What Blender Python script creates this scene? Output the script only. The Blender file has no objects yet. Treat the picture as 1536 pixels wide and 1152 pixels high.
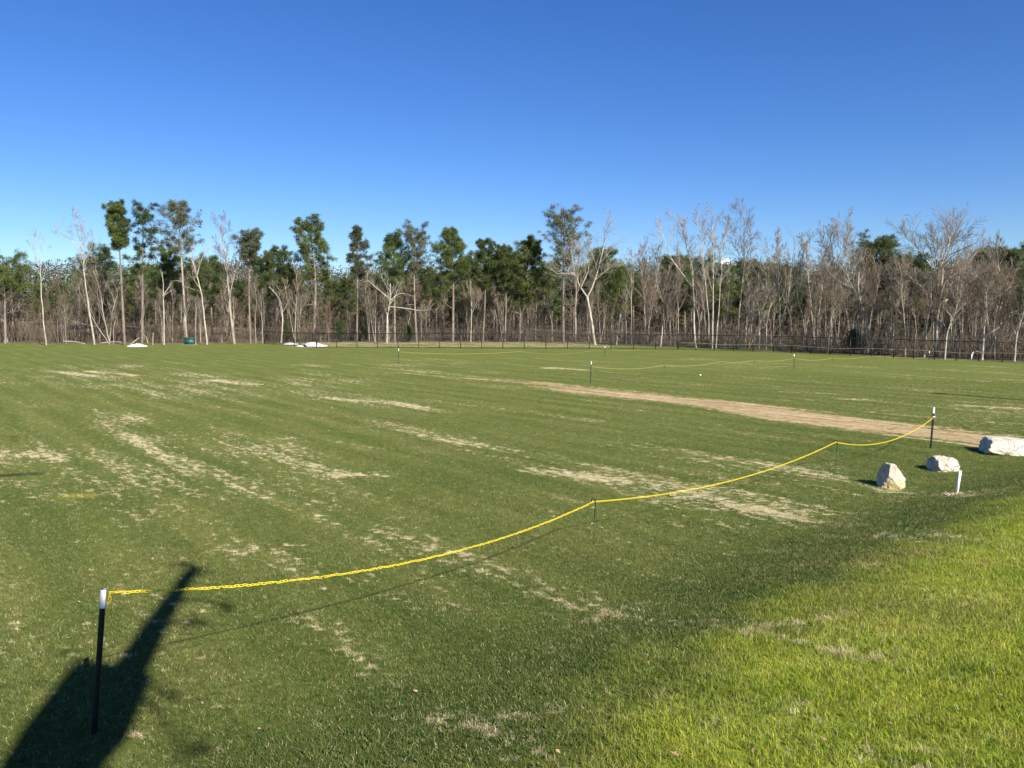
import bpy, math, random
import numpy as np
from mathutils import Vector
rng = np.random.default_rng(7); random.seed(7)
scene = bpy.context.scene; COL = scene.collection
# ------------------------------------------------------------------ camera
CAM_H, F, PITCH = 3.4, 1154.0, math.radians(5.25)
cam_d = bpy.data.cameras.new('camera'); cam = bpy.data.objects.new('camera', cam_d); COL.objects.link(cam)
cam.location = (0, 0, CAM_H); cam.rotation_euler = (math.radians(90) - PITCH, 0, 0)
cam_d.sensor_width = 36; cam_d.lens = 36 * F / 1536; cam_d.clip_start = .05; cam_d.clip_end = 8000
scene.camera = cam
# ------------------------------------------------------------------ light
SUN_EL, SHADOW_AZ = math.radians(36), math.radians(35)      # shadows run 35 degrees to the left of straight ahead
SUN_TO = Vector((math.sin(SHADOW_AZ) * math.cos(SUN_EL), -math.cos(SHADOW_AZ) * math.cos(SUN_EL), math.sin(SUN_EL)))
sun_d = bpy.data.lights.new('sun', 'SUN'); sun = bpy.data.objects.new('sun', sun_d); COL.objects.link(sun)
sun_d.energy = 5.0; sun_d.angle = math.radians(.53); sun_d.color = (1, .945, .85)
sun.location = SUN_TO * 60; sun.rotation_euler = SUN_TO.to_track_quat('Z', 'Y').to_euler()
world = bpy.data.worlds.new('World'); scene.world = world; world.use_nodes = True
wn = world.node_tree.nodes; wl = world.node_tree.links; wn.clear()
sky = wn.new('ShaderNodeTexSky'); sky.sky_type = 'NISHITA'; sky.sun_disc = False
sky.sun_elevation = SUN_EL; sky.sun_rotation = math.radians(180) - SHADOW_AZ
sky.altitude = 100; sky.air_density = 1.0; sky.dust_density = .1; sky.ozone_density = 7.5
hsv = wn.new('ShaderNodeHueSaturation'); hsv.inputs['Saturation'].default_value = 1.16; hsv.inputs['Hue'].default_value = .512; hsv.inputs['Value'].default_value = 1
bg = wn.new('ShaderNodeBackground'); bg.inputs['Strength'].default_value = .076
wo = wn.new('ShaderNodeOutputWorld')
wl.new(sky.outputs[0], hsv.inputs['Color']); wl.new(hsv.outputs[0], bg.inputs[0]); wl.new(bg.outputs[0], wo.inputs[0])
vs = scene.view_settings; vs.view_transform = 'Standard'; vs.look = 'None'; vs.gamma = 1; vs.use_curve_mapping = False
vs.exposure = 0.88

# ------------------------------------------------------------------ helpers
CP, SP = math.cos(PITCH), math.sin(PITCH)
def ray(px, py):
    cx, cy = (px - 768) / F, (576 - py) / F
    return np.array([cx, CP + cy * SP, -SP + cy * CP])
def at(px, py, z=0.0):                      # ground point seen at a photo pixel
    r = ray(px, py); t = (z - CAM_H) / r[2]
    return np.array([0, 0, CAM_H]) + r * t
def at_depth(px, py, d):                    # point seen at a photo pixel, d metres ahead
    r = ray(px, py); return np.array([0, 0, CAM_H]) + r * (d / r[1])

def mesh_obj(name, v, f, m, parent=None, smooth=False):
    me = bpy.data.meshes.new(name); me.from_pydata([tuple(map(float, p)) for p in v] if not isinstance(v, np.ndarray) else v.tolist(), [], f)
    return link(name, me, m, parent, smooth)
def link(name, me, m, parent=None, smooth=False):
    if m is not None and not len(me.materials): me.materials.append(m)
    if smooth: me.polygons.foreach_set('use_smooth', [True] * len(me.polygons))
    o = bpy.data.objects.new(name, me); COL.objects.link(o)
    if parent is not None: o.parent = parent
    return o
def tag(o, label=None, cat=None, group=None, kind=None):
    if label: o['label'] = label
    if cat: o['category'] = cat
    if group: o['group'] = group
    if kind: o['kind'] = kind
    return o
def empty(name, loc, label=None, cat=None, group=None, rz=0):
    o = bpy.data.objects.new(name, None); COL.objects.link(o); o.location = tuple(map(float, loc)); o.rotation_euler.z = rz
    o.empty_display_size = .3
    return tag(o, label, cat, group)
def copy_thing(o, loc, rz=0, sc=1.0, label=None, sz=None):
    c = o.copy(); COL.objects.link(c); c.location = tuple(map(float, loc)); c.rotation_euler.z = rz
    c.scale = (sc, sc, sz if sz else sc)
    if label: c['label'] = label
    for ch in o.children:
        d = ch.copy(); COL.objects.link(d); d.parent = c
        for g in ch.children:
            e = g.copy(); COL.objects.link(e); e.parent = d
    return c

class Acc:                                   # collects tubes, boxes, leaves into one mesh
    def __init__(s): s.v = []; s.f3 = []; s.f4 = []; s.n = 0
    def add(s, v, f3=None, f4=None):
        v = np.asarray(v, float).reshape(-1, 3); s.v.append(v)
        if f3 is not None and len(f3): s.f3.append(np.asarray(f3, int) + s.n)
        if f4 is not None and len(f4): s.f4.append(np.asarray(f4, int) + s.n)
        s.n += len(v)
    def tubes(s, P, R, k):                   # P (N,m,3) polylines, R (N,m) radii, k sides
        N, m, _ = P.shape
        if N == 0: return
        T = np.gradient(P, axis=1); T /= np.linalg.norm(T, axis=2, keepdims=True) + 1e-9
        mean = T.mean(axis=1); ref = np.where(np.abs(mean[:, 2:3]) > .8, np.array([[1., 0, 0]]), np.array([[0, 0, 1.]]))[:, None, :]
        A = np.cross(T, np.broadcast_to(ref, T.shape)); A /= np.linalg.norm(A, axis=2, keepdims=True) + 1e-9
        B = np.cross(T, A); an = np.arange(k) * 2 * np.pi / k
        V = P[:, :, None, :] + R[:, :, None, None] * (np.cos(an)[None, None, :, None] * A[:, :, None, :] + np.sin(an)[None, None, :, None] * B[:, :, None, :])
        idx = np.arange(N * m * k).reshape(N, m, k)
        a = idx[:, :-1, :]; b = idx[:, 1:, :]
        q = np.stack([a, np.roll(a, -1, 2), np.roll(b, -1, 2), b], -1).reshape(-1, 4)
        s.add(V, None, q)
    def tube(s, pts, rad, k=8, cap=True):
        P = np.asarray(pts, float)[None]; R = np.asarray(rad, float)[None]; n0 = s.n
        s.tubes(P, R, k)
        if cap:
            m = P.shape[1]; c = []
            for base, ctr, fl in ((0, P[0, 0], 1), ((m - 1) * k, P[0, -1], 0)):
                ci = s.n; s.v.append(ctr[None]); s.n += 1
                ring = n0 + base + np.arange(k); nx = np.roll(ring, -1)
                t = np.stack([np.full(k, ci), nx if fl else ring, ring if fl else nx], -1); c.append(t)
            s.f3 += c
    def spikes(s, P0, P1, r):                # thin three-sided spikes, three triangles each
        N = len(P0)
        if N == 0: return
        T = P1 - P0; T /= np.linalg.norm(T, axis=1, keepdims=True) + 1e-9
        ref = np.where(np.abs(T[:, 2:3]) > .8, np.array([[1., 0, 0]]), np.array([[0, 0, 1.]]))
        A = np.cross(T, ref); A /= np.linalg.norm(A, axis=1, keepdims=True) + 1e-9; B = np.cross(T, A)
        an = np.arange(3) * 2 * np.pi / 3; r = np.broadcast_to(np.asarray(r, float), (N,))
        ring = P0[:, None] + r[:, None, None] * (np.cos(an)[None, :, None] * A[:, None] + np.sin(an)[None, :, None] * B[:, None])
        V = np.concatenate([ring, P1[:, None]], 1); i = np.arange(N)[:, None] * 4
        f = np.stack([np.concatenate([i + j, i + (j + 1) % 3, i + 3], 1) for j in range(3)], 1).reshape(-1, 3)
        s.add(V, f)
    def box(s, c, d, rz=0, taper=1.0):
        c = np.asarray(c, float); d = np.asarray(d, float) / 2
        v = np.array([[x, y, z] for z in (-1, 1) for x, y in ((-1, -1), (1, -1), (1, 1), (-1, 1))], float) * d
        v[4:, :2] *= taper
        ca, sa = math.cos(rz), math.sin(rz); v = np.stack([v[:, 0] * ca - v[:, 1] * sa, v[:, 0] * sa + v[:, 1] * ca, v[:, 2]], 1) + c
        s.add(v, None, [[3, 2, 1, 0], [4, 5, 6, 7], [0, 1, 5, 4], [1, 2, 6, 5], [2, 3, 7, 6], [3, 0, 4, 7]])
    def leaves(s, C, D, L, W, r):            # triangles: base at C, tip at C + D*L, width W
        N = len(C); side = np.cross(D, r.normal(size=(N, 3))); side /= np.linalg.norm(side, axis=1, keepdims=True) + 1e-9
        L = np.broadcast_to(np.asarray(L, float), (N,))[:, None]; W = np.broadcast_to(np.asarray(W, float), (N,))[:, None]
        V = np.stack([C - side * W / 2, C + side * W / 2, C + D * L], 1)
        s.add(V, np.arange(N * 3).reshape(N, 3))
    def mesh(s, name):
        V = np.concatenate(s.v) if s.v else np.zeros((0, 3)); me = bpy.data.meshes.new(name)
        f3 = np.concatenate(s.f3) if s.f3 else np.zeros((0, 3), int); f4 = np.concatenate(s.f4) if s.f4 else np.zeros((0, 4), int)
        nl = f3.size + f4.size; npoly = len(f3) + len(f4)
        me.vertices.add(len(V)); me.vertices.foreach_set('co', V.astype(np.float32).ravel())
        me.loops.add(nl); me.loops.foreach_set('vertex_index', np.concatenate([f3.ravel(), f4.ravel()]).astype(np.int32))
        me.polygons.add(npoly)
        st = np.concatenate([np.arange(len(f3)) * 3, f3.size + np.arange(len(f4)) * 4]).astype(np.int32)
        me.polygons.foreach_set('loop_start', st)
        me.update(calc_edges=True); me.validate(); return me
    def obj(s, name, m, parent=None, smooth=False): return link(name, s.mesh(name), m, parent, smooth)

def nrm(a): return a / (np.linalg.norm(a, axis=-1, keepdims=True) + 1e-9)
def resample(pts, n):
    pts = np.asarray(pts, float); 
    if len(pts) > 2:                        # rounded by a Catmull-Rom pass
        q = np.concatenate([[2 * pts[0] - pts[1]], pts, [2 * pts[-1] - pts[-2]]]); out = []
        for i in range(1, len(q) - 2):
            for t in np.linspace(0, 1, 6, endpoint=False):
                a, b, c, d = q[i - 1], q[i], q[i + 1], q[i + 2]
                out.append(.5 * (2 * b + (c - a) * t + (2 * a - 5 * b + 4 * c - d) * t * t + (3 * b - a - 3 * c + d) * t ** 3))
        pts = np.array(out + [q[-2]])
    s = np.concatenate([[0], np.cumsum(np.linalg.norm(np.diff(pts, axis=0), axis=1))]); u = np.linspace(0, s[-1], n)
    return np.stack([np.interp(u, s, pts[:, i]) for i in range(3)], 1)

# ------------------------------------------------------------------ materials
def new_mat(name):
    m = bpy.data.materials.new(name); m.use_nodes = True; nt = m.node_tree; nt.nodes.clear()
    out = nt.nodes.new('ShaderNodeOutputMaterial'); b = nt.nodes.new('ShaderNodeBsdfPrincipled'); nt.links.new(b.outputs[0], out.inputs[0])
    b.inputs['Specular IOR Level'].default_value = .25; b.inputs['Roughness'].default_value = .85
    return m, nt, b, out
def nd(nt, t, **kw):
    n = nt.nodes.new(t)
    for k, v in kw.items():
        if k in n.inputs.keys() if isinstance(k, str) else False: n.inputs[k].default_value = v
        else: setattr(n, k, v)
    return n
def noise(nt, vec, scale, detail=4, rough=.55):
    n = nt.nodes.new('ShaderNodeTexNoise'); n.inputs['Scale'].default_value = scale; n.inputs['Detail'].default_value = detail; n.inputs['Roughness'].default_value = rough
    if vec is not None: nt.links.new(vec, n.inputs['Vector'])
    return n.outputs['Fac']
def ramp(nt, fac, *stops):
    r = nt.nodes.new('ShaderNodeValToRGB'); el = r.color_ramp.elements
    while len(el) > 1: el.remove(el[-1])
    el[0].position = stops[0][0]; el[0].color = tuple(stops[0][1]) + (1,)
    for p, c in stops[1:]: e = el.new(p); e.color = tuple(c) + (1,)
    nt.links.new(fac, r.inputs[0]); return r.outputs[0]
def mixc(nt, fac, a, b, mode='MIX'):
    n = nt.nodes.new('ShaderNodeMix'); n.data_type = 'RGBA'; n.blend_type = mode
    for s, v in ((n.inputs[0], fac), (n.inputs[6], a), (n.inputs[7], b)):
        if hasattr(v, 'node'): nt.links.new(v, s)
        elif isinstance(v, (int, float)): s.default_value = v
        else: s.default_value = tuple(v) + (1,)
    return n.outputs[2]
def math_(nt, op, a, b=None, c=None, clamp=False):
    n = nt.nodes.new('ShaderNodeMath'); n.operation = op; n.use_clamp = clamp
    for s, v in zip(n.inputs, (a, b, c)):
        if v is None: continue
        if hasattr(v, 'node'): nt.links.new(v, s)
        else: s.default_value = v
    return n.outputs[0]
def smooth(nt, v, lo, hi):
    n = nt.nodes.new('ShaderNodeMapRange'); n.interpolation_type = 'SMOOTHSTEP'
    nt.links.new(v, n.inputs[0]); n.inputs[1].default_value = lo; n.inputs[2].default_value = hi; return n.outputs[0]
def bump(nt, b, h, strength=.5, dist=.02):
    n = nt.nodes.new('ShaderNodeBump'); n.inputs['Strength'].default_value = strength; n.inputs['Distance'].default_value = dist
    nt.links.new(h, n.inputs['Height']); nt.links.new(n.outputs[0], b.inputs['Normal'])

def mottled(name, c0, c1, scale=6, rough=.85, spec=.2, bumpd=.01, stretch=None, rand=0):
    m, nt, b, out = new_mat(name); tc = nt.nodes.new('ShaderNodeTexCoord'); v = tc.outputs['Object']
    if stretch:
        mp = nt.nodes.new('ShaderNodeMapping'); mp.inputs['Scale'].default_value = stretch; nt.links.new(v, mp.inputs[0]); v = mp.outputs[0]
    f = noise(nt, v, scale, 6, .65); c = ramp(nt, f, (.33, c0), (.67, c1))
    if rand:
        oi = nt.nodes.new('ShaderNodeObjectInfo'); hs = nt.nodes.new('ShaderNodeHueSaturation')
        nt.links.new(c, hs.inputs['Color']); nt.links.new(math_(nt, 'MULTIPLY_ADD', oi.outputs['Random'], rand, 1 - rand / 2), hs.inputs['Value']); c = hs.outputs[0]
    nt.links.new(c, b.inputs['Base Color']); b.inputs['Roughness'].default_value = rough; b.inputs['Specular IOR Level'].default_value = spec
    if bumpd: bump(nt, b, f, .6, bumpd)
    return m
BARK_PALE = mottled('pale_bark', (.25, .215, .165), (.58, .515, .42), 2.2, stretch=(1, 1, .45), rand=.2, bumpd=.02)
BARK_MID = mottled('grey_bark', (.19, .16, .12), (.42, .36, .28), 2.5, stretch=(1, 1, .35), rand=.35, bumpd=.02)
BARK_DARK = mottled('dark_bark', (.12, .095, .075), (.24, .195, .155), 3, stretch=(1, 1, .35), rand=.3, bumpd=.02)
BARK_PINE = mottled('pine_bark', (.13, .10, .08), (.30, .24, .19), 3, stretch=(1, 1, .4), rand=.25, bumpd=.03)
TWIG = mottled('grey_twigs', (.115, .095, .07), (.26, .22, .17), .8, bumpd=0, rand=.3)
TWIG_PALE = mottled('pale_twigs', (.21, .185, .16), (.40, .355, .31), .8, bumpd=0, rand=.2)
TWIG_RED = mottled('reddish_twigs', (.10, .072, .045), (.21, .155, .10), .8, bumpd=0, rand=.3)
BRUSH = mottled('brush_stems', (.042, .034, .022), (.20, .165, .115), .22, bumpd=0)
FARWOOD = mottled('far_foliage', (.030, .034, .016), (.10, .09, .052), .16, bumpd=0)

def foliage(name, c0, c1, c2, scale=.5, rand=.35):
    m, nt, b, out = new_mat(name); tc = nt.nodes.new('ShaderNodeTexCoord')
    f = noise(nt, tc.outputs['Object'], scale, 4, .7); c = ramp(nt, f, (.3, c0), (.5, c1), (.72, c2))
    oi = nt.nodes.new('ShaderNodeObjectInfo'); hs = nt.nodes.new('ShaderNodeHueSaturation'); nt.links.new(c, hs.inputs['Color'])
    nt.links.new(math_(nt, 'MULTIPLY_ADD', oi.outputs['Random'], rand, 1 - rand / 2), hs.inputs['Value'])
    nt.links.new(hs.outputs[0], b.inputs['Base Color']); b.inputs['Roughness'].default_value = .55; b.inputs['Specular IOR Level'].default_value = .3
    tr = nt.nodes.new('ShaderNodeBsdfTranslucent'); nt.links.new(hs.outputs[0], tr.inputs[0]); mx = nt.nodes.new('ShaderNodeMixShader'); mx.inputs[0].default_value = .2
    nt.links.new(b.outputs[0], mx.inputs[1]); nt.links.new(tr.outputs[0], mx.inputs[2]); nt.links.new(mx.outputs[0], out.inputs[0])
    return m
NEEDLE = foliage('pine_needles', (.060, .086, .020), (.10, .135, .032), (.17, .195, .055))
NEEDLE_DARK = foliage('dark_needles', (.044, .066, .018), (.075, .104, .028), (.12, .15, .044))
NEEDLE_GREY = foliage('thin_grey_green_needles', (.075, .09, .045), (.115, .13, .065), (.17, .175, .095))
NEEDLE_BROWN = foliage('browning_needles', (.10, .075, .045), (.15, .11, .065), (.20, .16, .10))
LEAF_SHRUB = foliage('shrub_leaves', (.03, .05, .015), (.06, .09, .025), (.10, .13, .04), 1.5)

ROW = (0.64, -0.77)                                                   # direction of the mowing rows
def mixf(nt, a, b): return math_(nt, 'MULTIPLY_ADD', math_(nt, 'ADD', a, b), .62, -.12)
def turf_nodes(nt, instancer):
    """Colour of turf, straw, bare soil and leaf litter from the painted-in masks of the ground."""
    A = nt.nodes.new('ShaderNodeAttribute'); A.attribute_name = 'mask_a'
    B = nt.nodes.new('ShaderNodeAttribute'); B.attribute_name = 'mask_b'
    if instancer: A.attribute_type = B.attribute_type = 'INSTANCER'
    sa = nt.nodes.new('ShaderNodeSeparateColor'); nt.links.new(A.outputs['Color'], sa.inputs[0]); dry, bank, lush_shade = sa.outputs
    sb = nt.nodes.new('ShaderNodeSeparateColor'); nt.links.new(B.outputs['Color'], sb.inputs[0]); dirt, litter, yellow = sb.outputs
    g = nt.nodes.new('ShaderNodeNewGeometry'); pos = g.outputs['Position']
    mp = nt.nodes.new('ShaderNodeMapping'); mp.inputs['Rotation'].default_value = (0, 0, math.atan2(-ROW[1], ROW[0])); nt.links.new(pos, mp.inputs[0])
    row = nt.nodes.new('ShaderNodeMapping'); row.inputs['Scale'].default_value = (.12, 1, 0); nt.links.new(mp.outputs[0], row.inputs[0])
    flat = nt.nodes.new('ShaderNodeMapping'); flat.inputs['Scale'].default_value = (1, 1, 0); nt.links.new(pos, flat.inputs[0])
    side = nt.nodes.new('ShaderNodeMapping'); side.inputs['Scale'].default_value = (.45, 1, 0); nt.links.new(pos, side.inputs[0])
    n_row = noise(nt, row.outputs[0], 1.6, 5, .6)
    n_big = noise(nt, flat.outputs[0], .35, 4, .6)
    n_mid = noise(nt, flat.outputs[0], 2.2, 5, .65)
    n_fine = noise(nt, side.outputs[0], 16, 4, .7)
    green = ramp(nt, n_mid, (.28, (.092, .122, .029)), (.5, (.130, .158, .042)), (.75, (.174, .192, .057)))
    olive = ramp(nt, n_row, (.35, (.102, .134, .031)), (.65, (.180, .186, .055)))
    green = mixc(nt, .55, green, olive)
    green = mixc(nt, lush_shade, green, mixc(nt, n_mid, (.056, .094, .020), (.092, .130, .030)))
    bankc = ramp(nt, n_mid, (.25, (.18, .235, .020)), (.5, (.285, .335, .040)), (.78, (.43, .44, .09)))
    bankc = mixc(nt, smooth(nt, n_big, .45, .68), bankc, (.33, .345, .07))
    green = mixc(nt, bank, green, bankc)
    green = mixc(nt, yellow, green, (.40, .36, .045))
    # straw: broken flecks, drawn out along the rows
    flk = nt.nodes.new('ShaderNodeMapping'); flk.inputs['Scale'].default_value = (.32, 1, 0); nt.links.new(mp.outputs[0], flk.inputs[0])
    n_fl = mixf(nt, noise(nt, side.outputs[0], 9, 4, .65), noise(nt, flk.outputs[0], 7, 4, .65))
    d = math_(nt, 'MULTIPLY_ADD', dry, .46, math_(nt, 'MULTIPLY_ADD', n_fl, 2.3, -1.15))
    d = math_(nt, 'ADD', d, math_(nt, 'MULTIPLY_ADD', n_row, 1.0, -.5)); d = math_(nt, 'ADD', d, math_(nt, 'MULTIPLY_ADD', n_fine, 1.0, -.5)); d = math_(nt, 'ADD', d, math_(nt, 'MULTIPLY_ADD', n_big, .5, -.25))
    dm = math_(nt, 'MULTIPLY', smooth(nt, d, .36, .64), .9)
    sx = nt.nodes.new('ShaderNodeSeparateXYZ'); nt.links.new(mp.outputs[0], sx.inputs[0])
    wv = math_(nt, 'SINE', math_(nt, 'ADD', math_(nt, 'MULTIPLY', sx.outputs[1], 4.6), math_(nt, 'MULTIPLY', n_big, 5.0)))
    green = mixc(nt, 1.0, green, ramp(nt, math_(nt, 'MULTIPLY_ADD', wv, .5, .5), (.3, (.93, .95, .93)), (.7, (1.07, 1.05, 1.05))), 'MULTIPLY')
    green = mixc(nt, smooth(nt, n_big, .52, .72), green, mixc(nt, .45, green, (.17, .16, .045)))
    green = mixc(nt, 1.0, green, ramp(nt, n_fine, (.3, (.62, .62, .62)), (.5, (1, 1, 1)), (.72, (1.4, 1.36, 1.3))), 'MULTIPLY')
    dm = math_(nt, 'MULTIPLY', dm, math_(nt, 'SUBTRACT', 1.0, math_(nt, 'MULTIPLY', lush_shade, .5)))
    straw = ramp(nt, n_fine, (.3, (.34, .26, .12)), (.5, (.60, .50, .29)), (.68, (.78, .68, .44)))
    c = mixc(nt, dm, green, straw)
    trk = nt.nodes.new('ShaderNodeMapping'); trk.inputs['Scale'].default_value = (.05, 1, 0); nt.links.new(mp.outputs[0], trk.inputs[0])
    n_trk = noise(nt, trk.outputs[0], 2.6, 7, .75)
    soil = ramp(nt, n_trk, (.32, (.17, .115, .055)), (.46, (.36, .26, .135)), (.58, (.50, .385, .215)), (.72, (.66, .53, .32)))
    dt = math_(nt, 'ADD', dirt, math_(nt, 'MULTIPLY_ADD', n_fl, 1.5, -.75)); dt = math_(nt, 'ADD', dt, math_(nt, 'MULTIPLY_ADD', n_trk, 1.4, -.7)); dt = math_(nt, 'ADD', dt, math_(nt, 'MULTIPLY_ADD', n_row, 1.2, -.6)); dt = math_(nt, 'ADD', dt, math_(nt, 'MULTIPLY_ADD', n_mid, .9, -.45))
    soil = mixc(nt, math_(nt, 'MULTIPLY', smooth(nt, n_fl, .50, .64), .7), soil, (.64, .51, .29))
    soil = mixc(nt, smooth(nt, n_mid, .50, .66), soil, (.33, .22, .11))
    c = mixc(nt, smooth(nt, dt, .40, .60), c, soil)
    lit = mixc(nt, n_mid, (.10, .07, .045), (.27, .2, .135))
    c = mixc(nt, litter, c, lit)
    return c, dm, n_fine, n_mid, A
def turf_material(name):
    m, nt, b, out = new_mat(name); c, dm, nf, nm, A = turf_nodes(nt, False)
    nt.links.new(c, b.inputs['Base Color']); b.inputs['Roughness'].default_value = .95; b.inputs['Specular IOR Level'].default_value = .03
    g = nt.nodes.new('ShaderNodeNewGeometry'); h = noise(nt, g.outputs['Position'], 28, 6, .75); bump(nt, b, h, .9, .035)
    return m
TURF = turf_material('turf')
def blade_material(name):
    m, nt, b, out = new_mat(name); c, dm, nf, nm, A = turf_nodes(nt, True)
    oi = nt.nodes.new('ShaderNodeObjectInfo'); hs = nt.nodes.new('ShaderNodeHueSaturation'); nt.links.new(c, hs.inputs['Color'])
    pa = nt.nodes.new('ShaderNodeAttribute'); pa.attribute_name = 'blade_tone'
    nt.links.new(math_(nt, 'MULTIPLY_ADD', pa.outputs['Fac'], .7, .72), hs.inputs['Value'])
    nt.links.new(math_(nt, 'MULTIPLY_ADD', oi.outputs['Random'], .05, .475), hs.inputs['Hue'])
    c2 = mixc(nt, smooth(nt, pa.outputs['Fac'], .93, .97), hs.outputs[0], (.46, .40, .22))
    nt.links.new(c2, b.inputs['Base Color']); b.inputs['Roughness'].default_value = .5; b.inputs['Specular IOR Level'].default_value = .14
    tr = nt.nodes.new('ShaderNodeBsdfTranslucent'); nt.links.new(c2, tr.inputs[0]); mx = nt.nodes.new('ShaderNodeMixShader'); mx.inputs[0].default_value = .25
    nt.links.new(b.outputs[0], mx.inputs[1]); nt.links.new(tr.outputs[0], mx.inputs[2]); nt.links.new(mx.outputs[0], out.inputs[0])
    return m
BLADE = blade_material('grass_blades')

def plain(name, c, rough=.5, spec=.4, metal=0, var=.12, scale=30):
    return mottled(name, tuple(x * (1 - var) for x in c), tuple(x * (1 + var) for x in c), scale, rough, spec, 0)
YELLOW = plain('yellow_plastic', (.85, .66, .02), .4, .5, var=.06)
POST_BLACK = plain('dark_post_paint', (.014, .018, .014), .5, .35, var=.35)
POST_GREEN = plain('green_post_paint', (.035, .05, .03), .55, .3, var=.3)
WHITE = plain('white_paint', (.80, .79, .76), .45, .4, var=.07)
BLACK_VINYL = plain('black_vinyl', (.012, .012, .013), .5, .4, var=.2)
ROPE_PALE = plain('pale_cable', (.42, .36, .2), .7, .2)
BOX_GREEN = plain('utility_green', (.022, .075, .055), .45, .4, var=.15, scale=3)
CONCRETE = plain('concrete', (.42, .40, .37), .9, .2)
GRAVEL = mottled('white_gravel', (.42, .41, .40), (.86, .85, .83), 9, .9, .2, .08)
STEEL = plain('galvanised_steel', (.4, .41, .42), .45, .5)
LEAFDRY = mottled('dry_leaf', (.34, .2, .1), (.60, .44, .27), 12, .7, .2, 0, rand=.5)

# ------------------------------------------------------------------ terrain
BOUND = np.array([(-40, -16), (-15, -4.5), (-7, -.3), (-3, 2.4), (-1.2, 3.55), (.25, 4.74), (.86, 5.45), (1.7, 6.27), (2.6, 7.0), (3.9, 8.3), (7.7, 11.5), (14, 16), (30, 26.5), (80, 55)], float)
def bank_dist(x, y):                        # signed distance to the edge of the bank, positive on the camera's side
    best = np.full(x.shape, 1e9); sg = np.zeros(x.shape)
    for (ax, ay), (bx, by) in zip(BOUND[:-1], BOUND[1:]):
        dx, dy = bx - ax, by - ay; t = np.clip(((x - ax) * dx + (y - ay) * dy) / (dx * dx + dy * dy), 0, 1)
        ex, ey = x - ax - t * dx, y - ay - t * dy; d = np.hypot(ex, ey); s = np.sign(dx * ey - dy * ex)
        m = d < best - 1e-6; best = np.where(m, d, best); sg = np.where(m, s, sg)
    return -best * sg
EDGE_PX = np.array([-900, -200, 0, 400, 480, 870, 1017, 1136, 1340, 1536, 1800, 2600]); EDGE_D = np.array([80, 84, 85, 87, 91, 91, 77, 72.7, 61, 53.7, 46, 30])
def edge_y(x, y):                           # where the woodland starts along the line of sight through (x, y)
    px = 768 + F * x / np.maximum(y, .1); return np.interp(px, EDGE_PX, EDGE_D)
def sst(v, a, b): t = np.clip((v - a) / (b - a), 0, 1); return t * t * (3 - 2 * t)
def vnoise(x, y, s, seed=0):                # smooth value noise
    x = x / s; y = y / s; xi = np.floor(x).astype(int); yi = np.floor(y).astype(int); fx = x - xi; fy = y - yi
    fx = fx * fx * (3 - 2 * fx); fy = fy * fy * (3 - 2 * fy)
    def h(i, j): n = (i * 374761393 + j * 668265263 + seed * 974711) & 0x7fffffff; n = ((n ^ (n >> 13)) * 1274126177) & 0x7fffffff; return ((n ^ (n >> 16)) & 0xffff) / 65535.
    return (h(xi, yi) * (1 - fx) + h(xi + 1, yi) * fx) * (1 - fy) + (h(xi, yi + 1) * (1 - fx) + h(xi + 1, yi + 1) * fx) * fy
def height(x, y):
    x = np.asarray(x, float); y = np.asarray(y, float); s = bank_dist(x, y); r = np.hypot(x, y)
    z = .6 * sst(s, -2.6, .5) + np.clip(s, 0, 4.2) * .12
    z = z + .05 * (vnoise(x, y, 2.6, 3) - .5) * sst(r, 1, 3) * (1 - sst(s, -3, -1) * .3)
    z = z + 4.5 * sst(r, 105, 190) + 6 * sst(r, 300, 900)
    return z
def gz(x, y): return float(height(np.array([x]), np.array([y]))[0])

th = np.radians(np.concatenate([np.arange(-45, 45, .42), np.arange(45, 315, 4.5)]))      # angle from straight ahead, clockwise
rad = np.concatenate([np.geomspace(.25, 3, 22, endpoint=False), np.geomspace(3, 100, 330, endpoint=False), np.geomspace(100, 3000, 34)])
TH, RR = np.meshgrid(th, rad); GX = RR * np.sin(TH); GY = RR * np.cos(TH); GZ = height(GX, GY)
nr, na = TH.shape

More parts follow.
